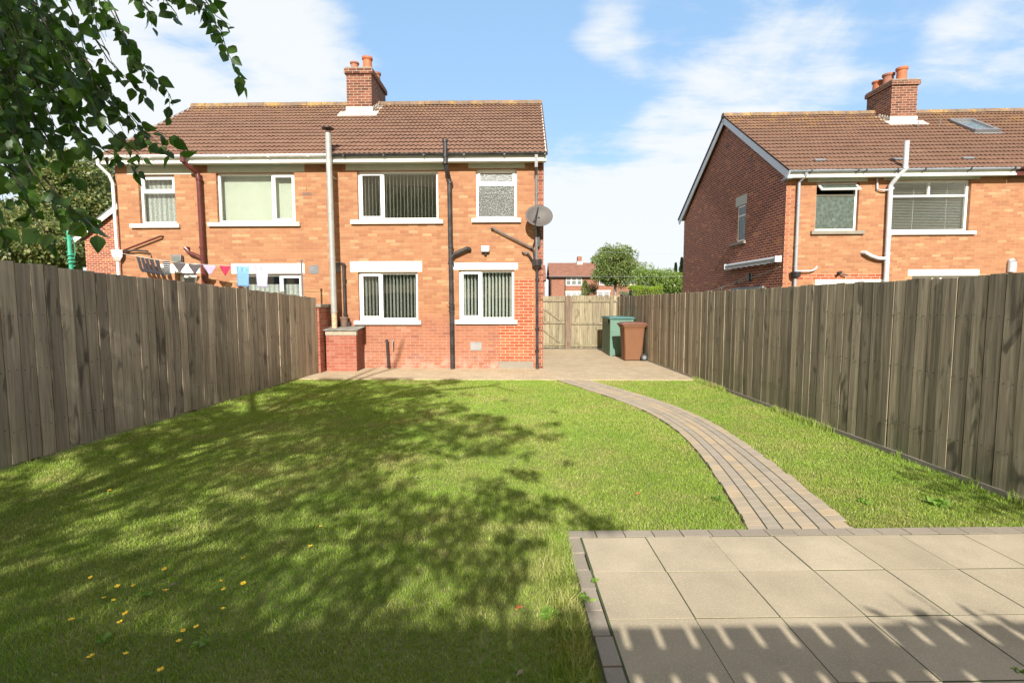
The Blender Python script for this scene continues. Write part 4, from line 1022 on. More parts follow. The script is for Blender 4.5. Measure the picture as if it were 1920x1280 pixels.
# ---------------------------------------------------------------- house on the right
RA = radians(-1.3); RO = Vector((7.25, 14.25, 0)); RU = Vector((cos(RA), sin(RA), 0))*1.012; RV = Vector((-.052, .9986, 0))
def TR(x, y, z): p = RO+RU*x+RV*y; return (p.x, p.y, z)
def right_house():
    T = TR; base = TR(3, 0, 0)
    r = root('brick_house', base, 'brick house beyond the right fence with dark red gable, roof window and chimney', 'house')
    X1 = 11.5; ZE = 5.06; D = 7.6; RY, RZ = 3.8, 8.02
    wins = [(.80, 1.93, 3.60, 4.92), (2.80, 4.84, 3.57, 4.95), (.95, 2.60, .9, 2.10), (3.45, 5.10, .9, 2.36)]
    m = MB(); wall_sheet(m, 0, X1, -.02, ZE, wins, 0.0); m.build('front_wall', 'facade_brick_right', r, T)
    gw = (2.27, 2.80, 3.62, 4.78)
    m = MB(); wall_sheet(m, 0, D, -.02, ZE, [gw], 0.0, depth=.06)
    m.v = [(v[1], v[0], v[2]) for v in m.v]; m.f = [f[::-1] for f in m.f]
    m.face([(0, 0, ZE), (0, RY, RZ-.12), (0, D, ZE)][::-1]); m.face([(0, D, -.02), (X1, D, -.02), (X1, D, ZE), (0, D, ZE)]); m.face([(X1, 0, -.02), (X1, D, -.02), (X1, D, ZE), (X1, RY, RZ-.12), (X1, 0, ZE)])
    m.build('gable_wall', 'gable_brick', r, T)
    m = MB(); z = 0; k = 0
    while z < ZE-.05:
        w = .12 if k % 2 else .22; m.box(-.003, w, -.003, .01, z+.003, min(z+.0755, ZE)-.003); z += .0755; k += 1
    m.build('corner_bricks', 'corner_orange', r, T)
    m = MB(); m.box(.30, 2.62, -.0025, .01, 2.27, 2.42); m.build('patched_brickwork', 'patch_brick', r, T)
    window(r, T, *wins[0], 0, [(0, 1, 0, .74), (0, 1, .74, 1)], lintel=(.55, 2.13, 4.925, ZE+.02), lintmat='lintel_grey', sashes=(1,), openpane=1, tinted={0: 'frosted_dark'}, sillmat='concrete', sillx=(.12, .16))
    window(r, T, *wins[1], 0, [(0, .5, .70, 1), (.5, 1, .70, 1), (0, 1, 0, .70)], lintel=(2.56, 5.05, 4.955, ZE+.02), lintmat='lintel_grey', blind=('horizontal', .042), sillmat='stained_white', sillx=(.06, .16))
    window(r, T, *wins[2], 0, [(0, 1, 0, 1)], lintel=(.88, 2.70, 2.10, 2.265)); window(r, T, *wins[3], 0, [(0, .5, 0, 1), (.5, 1, 0, 1)], lintel=(3.33, 5.20, 2.36, 2.53))
    TG = lambda x, y, z: TR(y, x, z)
    window(r, TG, gw[0], gw[1], gw[2], gw[3], 0, [(0, 1, 0, .72), (0, 1, .72, 1)], lintel=(2.20, 2.95, 4.79, 5.10), lintmat='lintel_grey', sillmat='concrete', sillx=(.10, .40), fw=.05, rec=.02, tinted={0: 'frosted_dark', 1: 'frosted_dark'})
    rf = tile_roof(r, T, -.14, X1, -.33, 5.17, RY, RZ+.03, 17)
    m = MB(); m.face([(-.14, D+.33, 5.14), (X1, D+.33, 5.14), (X1, RY, RZ), (-.14, RY, RZ)]); m.build('rear_slope', 'roof_tile', rf, T, uv=False)
    m = MB(); x = -.16
    while x < X1:
        w = .45; a = [pi*k/8 for k in range(9)]; dz = random.uniform(-.006, .006); pts = []
        for xx in (x, x+w-.008): pts += [(xx, RY-.13*cos(q), RZ-.01+.15*sin(q)+dz) for q in a]
        m.quads(pts, [(k, k+1, 10+k, 9+k) for k in range(8)]+[tuple(range(9)), tuple(range(17, 8, -1))]); x += w
    m.build('ridge_tiles', 'ridge_tile', rf, T, uv=False)
    m = MB(); m.box(-.12, 5.72, -.24, -.21, 4.98, 5.15); m.box(-.12, 5.72, -.275, -.24, 4.99, 5.03); m.box(-.1, 5.72, -.208, -.002, 5.02, 5.045); m.build('fascia', 'fascia_white', r, T)
    m = MB(); m.box(5.73, X1, -.24, -.21, 4.98, 5.15); m.build('fascia', 'brown_plastic', r, T)
    for (ya, za, yb, zb) in ((-.30, 5.06, RY, RZ-.09), (RY, RZ-.09, D+.30, 5.06)):
        m = MB(); m.bar((-.115, ya, za), (-.115, yb, zb), .03, .21, up=(0, 0, 1)); m.build('bargeboard', 'pale_fascia', r, T)
    m = MB(); m.bar((-.14, RY, RZ+.04), (-.14, D+.33, 5.19), .05, .04); m.build('verge', 'dark_metal', r, T)
    m = MB(); m.box(-.13, -.0, -.26, .05, 4.97, 5.0); m.build('soffit', 'grey_fascia', r, T)
    def gutter(xa, xb, mat, clips):
        m = MB(); n = 10; R = .056; cy, cz = -.30, 5.175; vs = []
        for xx in (xa, xb):
            for k in range(n+1): a = pi+pi*k/n; vs.append((xx, cy+R*cos(a), cz+R*sin(a)))
            for k in range(n, -1, -1): a = pi+pi*k/n; vs.append((xx, cy+(R-.006)*cos(a), cz+(R-.006)*sin(a)))
        N = 2*(n+1); m.quads(vs, [(k, (k+1) % N, N+(k+1) % N, N+k) for k in range(N)]+[tuple(range(N-1, -1, -1)), tuple(range(N, 2*N))]); gt = m.build('gutter', mat, r, T)
        m = MB()
        for x in clips: m.box(x-.015, x+.015, cy-R-.012, cy+R, cz-R-.012, cz+.0)
        if clips: m.build('gutter_clip', 'black_plastic', gt, T)
    gutter(-.1, 5.74, 'grey_fascia', [.45, 1.65, 1.85, 2.65, 3.35, 4.5, 5.6]); gutter(5.75, X1, 'brown_plastic', [])
    slope = lambda y: 5.17+(y+.33)*(RZ-5.17)/(RY+.33)
    chimney(r, T, 4.83, 5.63, 3.0, 4.12, 7.2, 8.82, [(5.25, 3.2, .145, .46, 'terracotta'), (5.10, 3.56, .155, .42, 'terracotta_dull'), (5.02, 3.92, .145, .34, 'terracotta')], slope)
    for xx in (5.30, 5.95):
        m = MB(); m.tube([(xx, 2.5, slope(2.5)+.04), (xx, 2.45, slope(2.5)+.24), (xx+.01, 2.6, slope(2.6)+.25)], .010, 6); m.build('roof_hook', 'lead', r, T)
    # roof window
    s = Vector((0, RY+.33, RZ-5.17)).normalized(); n = Vector((0, -s.z, s.y)); ya, yb, xa, xb = 2.05, 2.95, 6.62, 7.28
    def q(x, y, h): return Vector((x, y, slope(y)))+n*h
    m = MB()
    for (a, b, w) in ((q(xa, ya, .07), q(xa, yb, .07), .09), (q(xb, ya, .07), q(xb, yb, .07), .09), (q(xa-.04, ya, .08), q(xb+.04, ya, .08), .10), (q(xa-.04, yb, .08), q(xb+.04, yb, .08), .10)): m.bar(a, b, w, .07, up=n)
    rw = m.build('roof_window', 'grey_plastic', r, T); m = MB(); m.obox(q((xa+xb)/2, (ya+yb)/2, .07), ((xb-xa)/2-.04, 0, 0), s*((yb-ya)/2/s.y-.04), n*.01); m.build('pane', 'window_glass', rw, T)
    m = MB(); m.obox(q((xa+xb)/2, (ya+yb)/2, .05), ((xb-xa)/2-.04, 0, 0), s*((yb-ya)/2/s.y-.04), n*.006); m.build('blind', 'blind_white', rw, T); m = MB(); m.obox(q((xa+xb)/2, ya-.12, .035), ((xb-xa)/2+.08, 0, 0), s*.08, n*.008); m.build('apron', 'lead', rw, T)
    for xx in (.95, 3.0, 4.85):
        m = MB(); m.obox(q(xx, .18, .045), (.14, 0, 0), s*.05, n*.012); m.build('tile_vent', 'lead', r, T)
    # pipes
    y = -.11
    m = MB(); m.tube([(2.84, -.34, 5.88), (2.84, -.34, 5.15), (2.72, -.22, 4.96), (2.66, y, 4.78), (2.70, y, 0)], .058, 16); m.tube([(2.69, y, 2.82), (2.45, y, 2.83), (2.25, y, 2.90), (2.10, y, 2.99), (2.08, 0, 3.0)], .048, 14); m.tube([(2.36, -.03, 5.0), (2.36, -.06, 4.70), (2.50, -.08, 4.66), (2.68, y, 4.68)], .022, 8)
    for z, xx in ((5.18, 2.84),): m.ring((xx, -.34, z), (0, 0, 1), .068, .05)
    for z in (4.70, 3.45, 2.95, 2.72): m.ring((2.68, y, z), (0, 0, 1), .068, .05)
    m.build('soil_pipe', 'white_pipe', r, T)
    m = MB(); m.tube([(.34, -.30, 5.12), (.34, -.28, 5.04), (.27, y, 4.88), (.27, y, 0)], .036, 12)
    for z in (4.3, 3.2, 2.62): m.ring((.27, y, z), (0, 0, 1), .044, .04)
    m.build('drainpipe', 'grey_fascia', r, T)
    m = MB(); m.tube([(.27, y-.02, 2.30), (.27, y-.02, 2.34), (.27, y-.02, 2.47)], [.05, .11, .13], 12); m.build('hopper', 'black_plastic', r, T); m = MB(); m.tube([(.30, y, 2.49), (.70, y, 2.50), (.80, y, 2.55), (.84, y, 2.62)], .022, 8); m.build('waste_pipe', 'white_pipe', r, T)
    m = MB(); m.tube([(5.98, -.06, 2.45), (5.98, -.06, 2.72)], .09, 14); m.tube([(5.98, -.06, 2.72), (5.98, -.02, 2.78)], [.07, .07], 12); m.build('boiler_flue', 'white_pipe', r, T)
    m = MB(); m.box(-.07, -.0, .95, 2.95, 1.98, 2.12); m.build('lintel', 'lead', r, T)
    m = MB(); m.box(-.012, .0, 3.6, 3.8, 7.0, 7.12); m.box(-.012, 0, 1.95, 2.07, 6.05, 6.20); m.build('air_vent', 'clay_brown', r, T)
right_house()
# rolled awning on the gable, lights, camera lamp
def awning():
    b = TR(-.1, .1, 2.8); r = root('rolled_awning', b, 'rolled up white awning fixed along the dark red gable', 'awning')
    m = MB(); m.tube([(-.13, .10, 2.86), (-.13, 3.2, 2.87)], .055, 14); m.build('roller', 'white_pipe', r, TR)
    m = MB(); m.box(-.20, -.02, .06, .10, 2.76, 2.93); m.box(-.20, -.02, 3.2, 3.24, 2.76, 2.93); m.box(-.06, 0, .1, 3.2, 2.91, 2.94); m.build('bracket', 'white_pipe', r, TR)
    m = MB(); vs = []; n = 50
    for i in range(n+1):
        y = .1+3.1*i/n; d = .03*abs(sin(i*.55)); vs += [(-.17, y, 2.84), (-.185, y, 2.76-d)]
    m.quads(vs, [(2*i, 2*i+1, 2*i+3, 2*i+2) for i in range(n)]); vs2 = [(a[0]+.004, a[1], a[2]) for a in vs]; m.quads(vs2, [(2*i, 2*i+2, 2*i+3, 2*i+1) for i in range(n)]); m.build('valance', 'awning_cloth', r, TR)
awning()
def lamps():
    p = TR(1.42, 0, 2.42); r = root('wall_camera', p, 'small dark camera lamp on the wall beside the white pipe', 'camera')
    m = MB(); m.tube([(1.48, 0, 2.44), (1.48, -.06, 2.44)], .045, 12); m.build('mount', 'dark_metal', r, TR); m = MB(); m.tube([(1.50, -.08, 2.46), (1.40, -.14, 2.42)], .035, 12); m.tube([(1.52, -.07, 2.40), (1.66, -.12, 2.385)], .02, 8); m.build('housing', 'dark_metal', r, TR)
    p = TR(0, 1.74, 2.35); r = root('wall_lantern', p, 'small black lantern on the dark red gable below the awning', 'wall lamp')
    m = MB(); m.box(-.10, -.02, 1.69, 1.79, 2.30, 2.50); m.box(-.12, 0, 1.67, 1.81, 2.50, 2.53); m.build('lantern_body', 'dark_metal', r, TR)
    # string of garden bulbs from the gable corner down past the fence
    a = Vector(TR(-.05, .05, 2.62)); b = Vector(TR(-3.0, 1.8, 1.85)); e2 = Vector(TR(-.1, 6.6, 1.9))
    for k, (p0, p1, lb) in enumerate(((a, e2, 'upper string of small garden bulbs sloping across the dark red gable'), (Vector(TR(-.05, 1.6, 2.50)), e2-Vector((.2, 0, .1)), 'lower string of garden bulbs sloping down behind the right fence'))):
        r = root('string_lights', tuple(p0), lb, 'string lights'); pts = [p0.lerp(p1, t/16)+Vector((0, 0, -.16*4*(t/16)*(1-t/16)*.5)) for t in range(17)]
        m = MB(); m.tube(pts, .008, 5); m.build('wire', 'rope', r)
        for t in (3, 6, 9, 12): q = pts[t]; m = MB(); m.tube([q, q-Vector((0, 0, .04)), q-Vector((0, 0, .06)), q-Vector((0, 0, .10))], [.010, .012, .028, .010], 8); m.build('bulb', 'lamp_white', r)
lamps()

# ================================================================== BIN AND STORAGE BOX
def bin_():
    r = root('wheelie_bin', (3.05, 14.2, 0), 'brown two wheeled refuse bin standing against the right fence', 'wheelie bin')
    th = radians(5); C = Vector((3.08, 14.25, 0))
    def T(x, y, z): return (C.x+x*cos(th)-y*sin(th), C.y+x*sin(th)+y*cos(th), z)
    m = MB(); prof = [(0.02, .235, .20, .0), (.30, .255, .215, .0), (.88, .295, .25, 0), (.93, .305, .26, 0), (.96, .335, .28, 0), (1.0, .335, .28, 0)]
    vs = []; n = 16
    def rr(hx, hy, z, dx=0):
        o = []; rad = .05
        for (sx, sy, a0) in ((1, 1, 0), (-1, 1, 90), (-1, -1, 180), (1, -1, 270)):
            for k in range(4): a = radians(a0+30*k); o.append((dx+sx*(hx-rad)+rad*cos(a), sy*(hy-rad)+rad*sin(a), z))
        return o
    for (z, hx, hy, _) in prof: vs += rr(hx, hy, z, -.015 if z < .1 else 0)
    fs = []
    for i in range(len(prof)-1):
        for k in range(n): k2 = (k+1) % n; fs.append((i*n+k, i*n+k2, (i+1)*n+k2, (i+1)*n+k))
    fs += [tuple(range(n-1, -1, -1)), tuple(range((len(prof)-1)*n, len(prof)*n))]
    m.quads(vs, fs); m.box(.21, .30, -.21, .21, .86, .93); m.build('body', 'bin_brown', r, T, bevel=.006)
    m = MB(); vs = rr(.36, .30, 1.0, -.01)+rr(.365, .305, 1.035, -.01)+rr(.30, .24, 1.075, 0)+rr(.10, .12, 1.085, 0); fs = []
    for i in range(3):
        for k in range(n): k2 = (k+1) % n; fs.append((i*n+k, i*n+k2, (i+1)*n+k2, (i+1)*n+k))
    fs += [tuple(range(n-1, -1, -1)), tuple(range(3*n, 4*n))]; m.quads(vs, fs); m.box(.30, .40, -.24, .24, .99, 1.03); m.build('lid', 'bin_lid', r, T, bevel=.006)
    m = MB(); m.tube([(.39, -.24, .965), (.39, .24, .965)], .016, 10); m.box(.30, .40, -.20, -.17, .95, .985); m.box(.30, .40, .17, .20, .95, .985); m.build('handle', 'bin_lid', r, T)
    for s in (-1, 1):
        m = MB(); m.tube([(.275, s*.245, .10), (.275, s*.295, .10)], .10, 24); w = m.build('wheel', 'rubber', r, T, bevel=.01); m = MB(); m.tube([(.275, s*.297, .10), (.275, s*.303, .10)], .055, 16); m.tube([(.275, s*.303, .10), (.275, s*.309, .10)], .02, 12); m.build('hub', 'lead', w, T)
    m = MB(); m.tube([(.275, -.25, .10), (.275, .25, .10)], .012, 8); m.box(.16, .30, -.2, .2, .05, .16); m.build('axle', 'rubber', r, T)
bin_()
def storage_box():
    r = root('storage_box', (3.0, 16.0, 0), 'tall green plastic storage box with teal lid behind the bin', 'storage box')
    x0, x1, y0, y1, h = 2.64, 3.33, 15.25, 16.75, 1.13
    m = MB(); m.box(x0, x1, y0, y1, 0.02, h)
    m.build('body', 'box_green', r, bevel=.012)
    m = MB(); m.box(x0-.006, x0+.07, y0-.012, y0+.06, 0, h-.005); m.box(x1-.07, x1+.006, y0-.012, y0+.06, 0, h-.005); m.box(x0-.012, x0+.05, y1-.07, y1+.006, 0, h-.005)
    for y in np.arange(y0+.15, y1-.1, .16): m.box(x0-.008, x0, y, y+.10, .06, h-.10)
    m.build('corner_frame', 'box_green', r, bevel=.006)
    m = MB(); m.box(x0-.05, x1+.05, y0-.05, y1+.04, h, h+.035); m.box(x0-.02, x1+.02, y0-.02, y1+.01, h+.035, h+.06); m.build('lid', 'box_lid', r, bevel=.012)
    m = MB(); m.box(x0-.03, x0-.002, y0+.25, y0+.4, h-.16, h-.02); m.build('latch', 'dark_metal', r)
storage_box()

# ================================================================== WASHING LINE
LA = Vector((-9.95, 12.2, 2.86)); LB = atY(565, 493, 11.28)
def lpt(px):
    best = min((abs(proj_px(LA.lerp(LB, t/400))-px), t) for t in range(401))[1]; q = best/400
    return LA.lerp(LB, q)+Vector((0, 0, -.30*4*q*(1-q)*.55))
def proj_px(p): v = p-Vector((0, 0, HC)); return 960+FPX*v.dot(CR)/v.dot(CF)
m = MB(); m.tube([LA.lerp(LB, t/30)+Vector((0, 0, -.30*4*(t/30)*(1-t/30)*.55)) for t in range(31)], .004, 5); tag(m.build('washing_line', 'rope'), 'thin washing line strung above the left fence to a grey post', 'washing line')
r = root('line_post', (LB.x, LB.y, 0), 'thin grey metal post at the right end of the washing line', 'post')
m = MB(); m.tube([(LB.x, LB.y, 0), (LB.x, LB.y, LB.z+.04)], .022, 10); m.build('pole', 'grey_plastic', r); m = MB(); m.tube([(LB.x, LB.y, LB.z+.04), (LB.x, LB.y, LB.z+.07)], .032, 10); m.build('cap', 'grey_plastic', r)
def cloth(name, prof, px, w, mat, label, cat, group=None, skew=0.):
    """prof: outline rows (half width fraction left,right at each depth) hung from the line"""
    c = lpt(px); d = (LB-LA).normalized(); m = MB(); rows = []; n = 8
    for (z, l, r_) in prof:
        rows.append([c+d*(w*(l+(r_-l)*k/n))+Vector((0, .012*sin(k*1.9+z*9), -z))+Vector((skew*z, 0, .012*(4*(k/n)*(1-k/n))*(-1 if z == 0 else .5))) for k in range(n+1)])
    N = n+1
    for th in (0, .006):
        b = len(m.v); m.v += [tuple(p+Vector((0, th, 0))) for rw in rows for p in rw]
        for i in range(len(rows)-1):
            for k in range(n): q = (b+i*N+k, b+i*N+k+1, b+(i+1)*N+k+1, b+(i+1)*N+k); m.f.append(q if th else q[::-1]); m.m.append(0)
    H = len(rows)*N; R_ = len(rows)
    per = [k for k in range(N)]+[i*N+n for i in range(1, R_)]+[(R_-1)*N+k for k in range(n-1, -1, -1)]+[i*N for i in range(R_-2, 0, -1)]
    for a, b in zip(per, per[1:]+per[:1]): m.f.append((a, b, H+b, H+a)); m.m.append(0)
    if group is None: group = 'washing on the line'
    tag(m.build(name, mat, None, smooth=True, uv=False), label, cat, group)
SOCK = [(0, -.5, .5), (.12, -.5, .5), (.26, -.5, .45), (.33, -.45, .9), (.38, .1, 1.1)]
for i, (px, lb) in enumerate([(258, 'black sock at the far left end of the washing line'), (266, 'black sock second from the left on the washing line'), (274, 'black sock third from the left on the washing line'), (283, 'black sock fourth from the left on the washing line'), (293, 'black sock hung beside the striped top')]):
    cloth('sock', [(a, b, c if i != 1 else c) for a, b, c in SOCK], px, .10+.02*(i > 2), 'cloth_black', lb, 'sock', skew=.25)
BR = [(0, -.5, .5), (.05, -.52, .52), (.10, -.40, .40), (.16, -.26, .26), (.21, -.13, .13), (.235, -.10, .10)]
cloth('striped_top', [(0, -.5, .5), (.15, -.5, .5), (.34, -.46, .48)], 311, .20, 'cloth_striped', 'dark top with thin white stripes hung on the line', 'top')
cloth('briefs', BR, 335, .33, 'cloth_charcoal', 'charcoal briefs nearest the striped top on the line', 'briefs')
cloth('briefs', BR, 364, .33, 'cloth_charcoal', 'charcoal briefs in front of the brown soil pipe', 'briefs')
cloth('briefs', BR, 392, .33, 'cloth_lavender', 'pale lavender briefs on the washing line', 'briefs')
cloth('briefs', BR, 421, .27, 'cloth_red', 'small dark red briefs on the washing line', 'briefs')
cloth('blue_cloth', [(0, -.5, .5), (.2, -.47, .45), (.44, -.43, .40), (.48, -.38, .36)], 454, .36, 'cloth_blue', 'light blue cloth hanging on the washing line', 'cloth')
cloth('lilac_cloth', [(0, -.5, .5), (.2, -.44, .44), (.46, -.36, .33), (.50, -.30, .32)], 490, .37, 'cloth_lilac', 'pale lilac cloth hanging rightmost on the washing line', 'cloth')
r = root('clothes_pole', (-8.0, 9.0, 0), 'green clothes pole wound with cord beyond the left fence', 'clothes pole')
cx = atY(130, 450, 9.0); m = MB(); m.tube([(cx.x, 9, 0), (cx.x, 9, 2.93)], .034, 12); m.tube([(cx.x-.10, 9, 2.80), (cx.x+.14, 9, 2.78)], .010, 6); m.tube([(cx.x+.09, 9, 2.78), (cx.x+.09, 9, 2.5), (cx.x+.02, 9, 2.35)], .006, 5); m.build('pole', 'green_pole', r)
m = MB(); pts = [(cx.x+(.05+.02*sin(k))*cos(k*.9), 9+.05*sin(k*.9), 2.30+.010*k) for k in range(26)]; m.tube(pts, .012, 5); m.build('cord', 'green_pole', r)

# ================================================================== FAR SCENERY
def far_house():
    Y = 66.; k = Y/FPX; X = lambda px: atY(px, 540, Y).x; Z = lambda py: HC+(567-py)*k
    r = root('brick_house', (X(1100), Y, 0), 'distant red brick house with brown roof seen above the garden gate', 'house')
    x0, x1 = X(1034), X(1200); ze = Z(519); zr = Z(496.5)+.5; m = MB(); m.box(x0, x1, Y, Y+8, 0, ze); m.build('wall', 'far_brick', r)
    m = MB(); a, b = x0-.3, x1+.2; m.face([(a, Y-.4, ze), (b, Y-.4, ze), (b, Y+4, zr), (a-0.0, Y+4, zr)]); m.face([(b, Y+8.4, ze), (a, Y+8.4, ze), (a, Y+4, zr), (b, Y+4, zr)]); m.face([(a, Y-.4, ze-.02), (b, Y-.4, ze-.02), (b, Y+8.4, ze-.02), (a, Y+8.4, ze-.02)])
    m.build('roof', 'far_roof', r)
    m = MB(); m.face([(x0, Y, ze), (x0, Y+4, zr-.1), (x0, Y+8, ze)]); m.build('gable', 'far_brick', r)
    m = MB(); xa, xb = X(1088), X(1096); m.box(xa, xb, Y+3.4, Y+4.6, zr-.6, Z(486)+.6); ch = m.build('chimney', 'far_brick', r); m = MB(); m.box(xa-.1, xb+.1, Y+3.3, Y+4.7, zr-.3, zr+.15); m.build('flashing', 'mortar_white', ch)
    def win(pa, pb, qa, qb, mull):
        a, b, c, d = X(pa), X(pb), Z(qb), Z(qa); m = MB(); m.box(a, b, Y-.05, Y+.0, c, d); w = m.build('window', 'white_upvc', r)
        n = mull; ww = (b-a)/n; m = MB()
        for i in range(n):
            m.box(a+i*ww+.08, a+(i+1)*ww-.08, Y-.07, Y-.05, c+.1, c+(d-c)*.62); m.box(a+i*ww+.08, a+(i+1)*ww-.08, Y-.07, Y-.05, c+(d-c)*.68, d-.1)
        m.build('pane', 'frosted_pale', w)
    win(1061, 1091, 521, 535.5, 3); win(1061, 1092, 549, 560, 3); win(1120, 1143, 547, 560, 2); win(1123, 1150, 521, 535, 3); win(1165, 1192, 521, 535, 3)
    m = MB(); m.box(X(1059), X(1094), Y-.08, Y, Z(549), Z(546)); m.build('lintel', 'white_paint', r); m = MB(); m.box(X(1119), X(1145), Y-.08, Y, Z(547), Z(544.5)); m.build('lintel', 'white_paint', r)
    m = MB(); m.box(x0-.3, x1+.2, Y-.48, Y-.40, ze-.12, ze+.02); m.build('gutter', 'dark_metal', r); m = MB(); m.tube([(X(1059.5), Y-.1, 0), (X(1059.5), Y-.1, ze)], .06, 6); m.build('drainpipe', 'dark_metal', r)
    r = root('brick_house', (X(1020), Y+3, 0), 'distant neighbouring house wall half hidden by the house corner', 'house')
    m = MB(); m.box(X(1000), x0-.7, Y+4, Y+10, 0, ze-.3); m.build('wall', 'far_brick', r); m = MB(); m.face([(X(1000), Y+3.6, ze-.3), (x0-.5, Y+3.6, ze-.3), (x0-.5, Y+8, zr), (X(1000), Y+8, zr)]); m.build('roof', 'far_roof', r)
    m = MB(); m.box(X(1024), X(1028.5), Y+3.95, Y+4, Z(535), Z(521)); m.build('window', 'white_upvc', r)
far_house()
def tree(name, px, pyt, pyb, half, Y, mat, label, cat, n=40, cr=.8, dens=260, leaf=.14, trunk_r=.14, trunk=True, droop=.1, ry=None, hollow=.3, group=None, shell=.5):
    k = Y/FPX; c = atY(px, 540, Y); zt = HC+(567-pyt)*k; zb = HC+(567-pyb)*k; rx = half*k; ry = ry or rx
    r = root(name, (c.x, Y, 0), label, cat, group); cc = (c.x, Y, (zt+zb)/2); R = (rx-cr*.5, ry-cr*.4, (zt-zb)/2-cr*.4)
    cl = clumpset(*cc, *R, n, cr, hollow)
    crown('crown', cl, dens, leaf, mat, r, droop=droop, shell=shell)
    m = MB(); limbs(m, (c.x, Y, 0), (c.x+.1, Y, zb+(zt-zb)*.75), trunk_r, cc, R, 7); m.build('trunk', 'bark', r, smooth=True, uv=False)
    return r
tree('round_tree', 1153, 450, 549, 46, 45, 'tree_leaf', 'tall rounded green tree in front of the distant brick house', 'tree', 150, .58, 300, .15, .16, droop=.1, hollow=.40)
tree('grey_tree', 1198, 488, 540, 16, 58, 'pale_leaf', 'pale thin tree just right of the rounded tree', 'tree', 16, .7, 60, .16, .1, shell=.3)
tree('weeping_tree', 1220, 488, 552, 42, 38, 'willow_leaf', 'light green weeping tree behind the low hedge', 'tree', 34, .55, 220, .13, .12, droop=1.3, group='leafy trees beyond the right fence')
tree('weeping_tree', 1268, 500, 560, 42, 36, 'willow_leaf', 'green weeping tree beside the gable of the right house', 'tree', 34, .6, 220, .13, .12, droop=1.3, group='leafy trees beyond the right fence')
tree('weeping_tree', 1245, 512, 560, 30, 40, 'tree_leaf', 'lower green tree between the two weeping trees', 'tree', 26, .6, 200, .13, .1, droop=.8, group='leafy trees beyond the right fence')
def conifer(px, pyt, Y, half, label, mat='conifer_leaf', pyb=560, group='dark conifers', columnar=False, dens=330, leaf=.13):
    k = Y/FPX; c = atY(px, 540, Y); zt = HC+(567-pyt)*k; r = root('conifer', (c.x, Y, 0), label, 'conifer', group); P = []; D = []
    H = zt; n = int(dens*H*half*k*6)
    z = rng.uniform(0.02, 1, n); tiers = 9; ph = (z*tiers) % 1; rad = half*k*((1-z)**.8 if not columnar else np.minimum(1, (1-z)*5)**.6)*(1 if columnar else (1.05-.45*ph)); a = rng.uniform(0, 2*pi, n); q = rng.uniform(.35, 1.05, n)
    lump = 1+.18*np.sin(a*5+z*17)
    P = np.c_[c.x+np.cos(a)*rad*q*lump, Y+np.sin(a)*rad*q*lump, z*H]; D = np.c_[np.cos(a), np.sin(a), (rng.uniform(.3, 1.5, n) if columnar else rng.uniform(-.3, .3, n))]
    leaves('crown', P, D, leaf*rng.uniform(.6, 1.3, n), mat, r, False)
    m = MB(); m.tube([(c.x, Y, 0), (c.x, Y, H*.95)], [.12, .02], 7); m.build('trunk', 'bark', r, uv=False)
conifer(1277, 484, 60, 12, 'tall dark pointed conifer above the weeping tree'); conifer(1266, 494, 58, 9, 'shorter dark conifer left of the tallest one'); conifer(1288, 490, 57, 10, 'dark conifer touching the gable of the right house')
conifer(1097, 527, 50, 7, 'narrow green columnar conifer before the distant house', columnar=True, pyb=560, leaf=.12, dens=260, mat='tree_leaf')
tree('dark_bush', 1113, 531, 556, 13, 50, 'conifer_leaf', 'round dark bush right of the columnar conifer', 'bush', 16, .4, 300, .11, .06)
tree('small_bush', 1103, 540, 556, 6, 49, 'willow_leaf', 'small yellow green bush beside the columnar conifer', 'bush', 7, .3, 300, .1, .05)
def hedge(xa, xb, ya, yb, h, mat, label, n, leaf=.06):
    r = root('hedge', ((xa+xb)/2, ya, 0), label, 'hedge'); x = rng.uniform(xa, xb, n); y = rng.uniform(ya, yb, n); z = rng.uniform(0, h, n)
    f = rng.random(n); y = np.where(f < .5, ya+rng.uniform(-.08, .08, n), y); z = np.where(f > .5, h+rng.normal(0, .06, n), z)
    z += .05*np.sin(x*3.1)*(z > h*.8); leaves('foliage', np.c_[x, y, z], rand_dirs(n)+np.array([0, -.3, .4]), leaf*rng.uniform(.7, 1.3, n), mat, r, False)
    m = MB(); m.box(xa+.1, xb-.1, ya+.1, yb-.1, 0, h-.08); m.build('inner_twigs', 'twig', r, uv=False)
_a = atY(1184, 540, 30); _b = atY(1243, 540, 30); hedge(_a.x, _b.x, 30, 31.2, 2.48, 'hedge_leaf', 'bright yellow green clipped hedge above the right fence', 9000)
_a = atY(1165, 540, 34); hedge(_a.x, _a.x+2.2, 34, 35, 2.25, 'pale_leaf', 'low reddish green hedge left of the bright hedge', 3000)
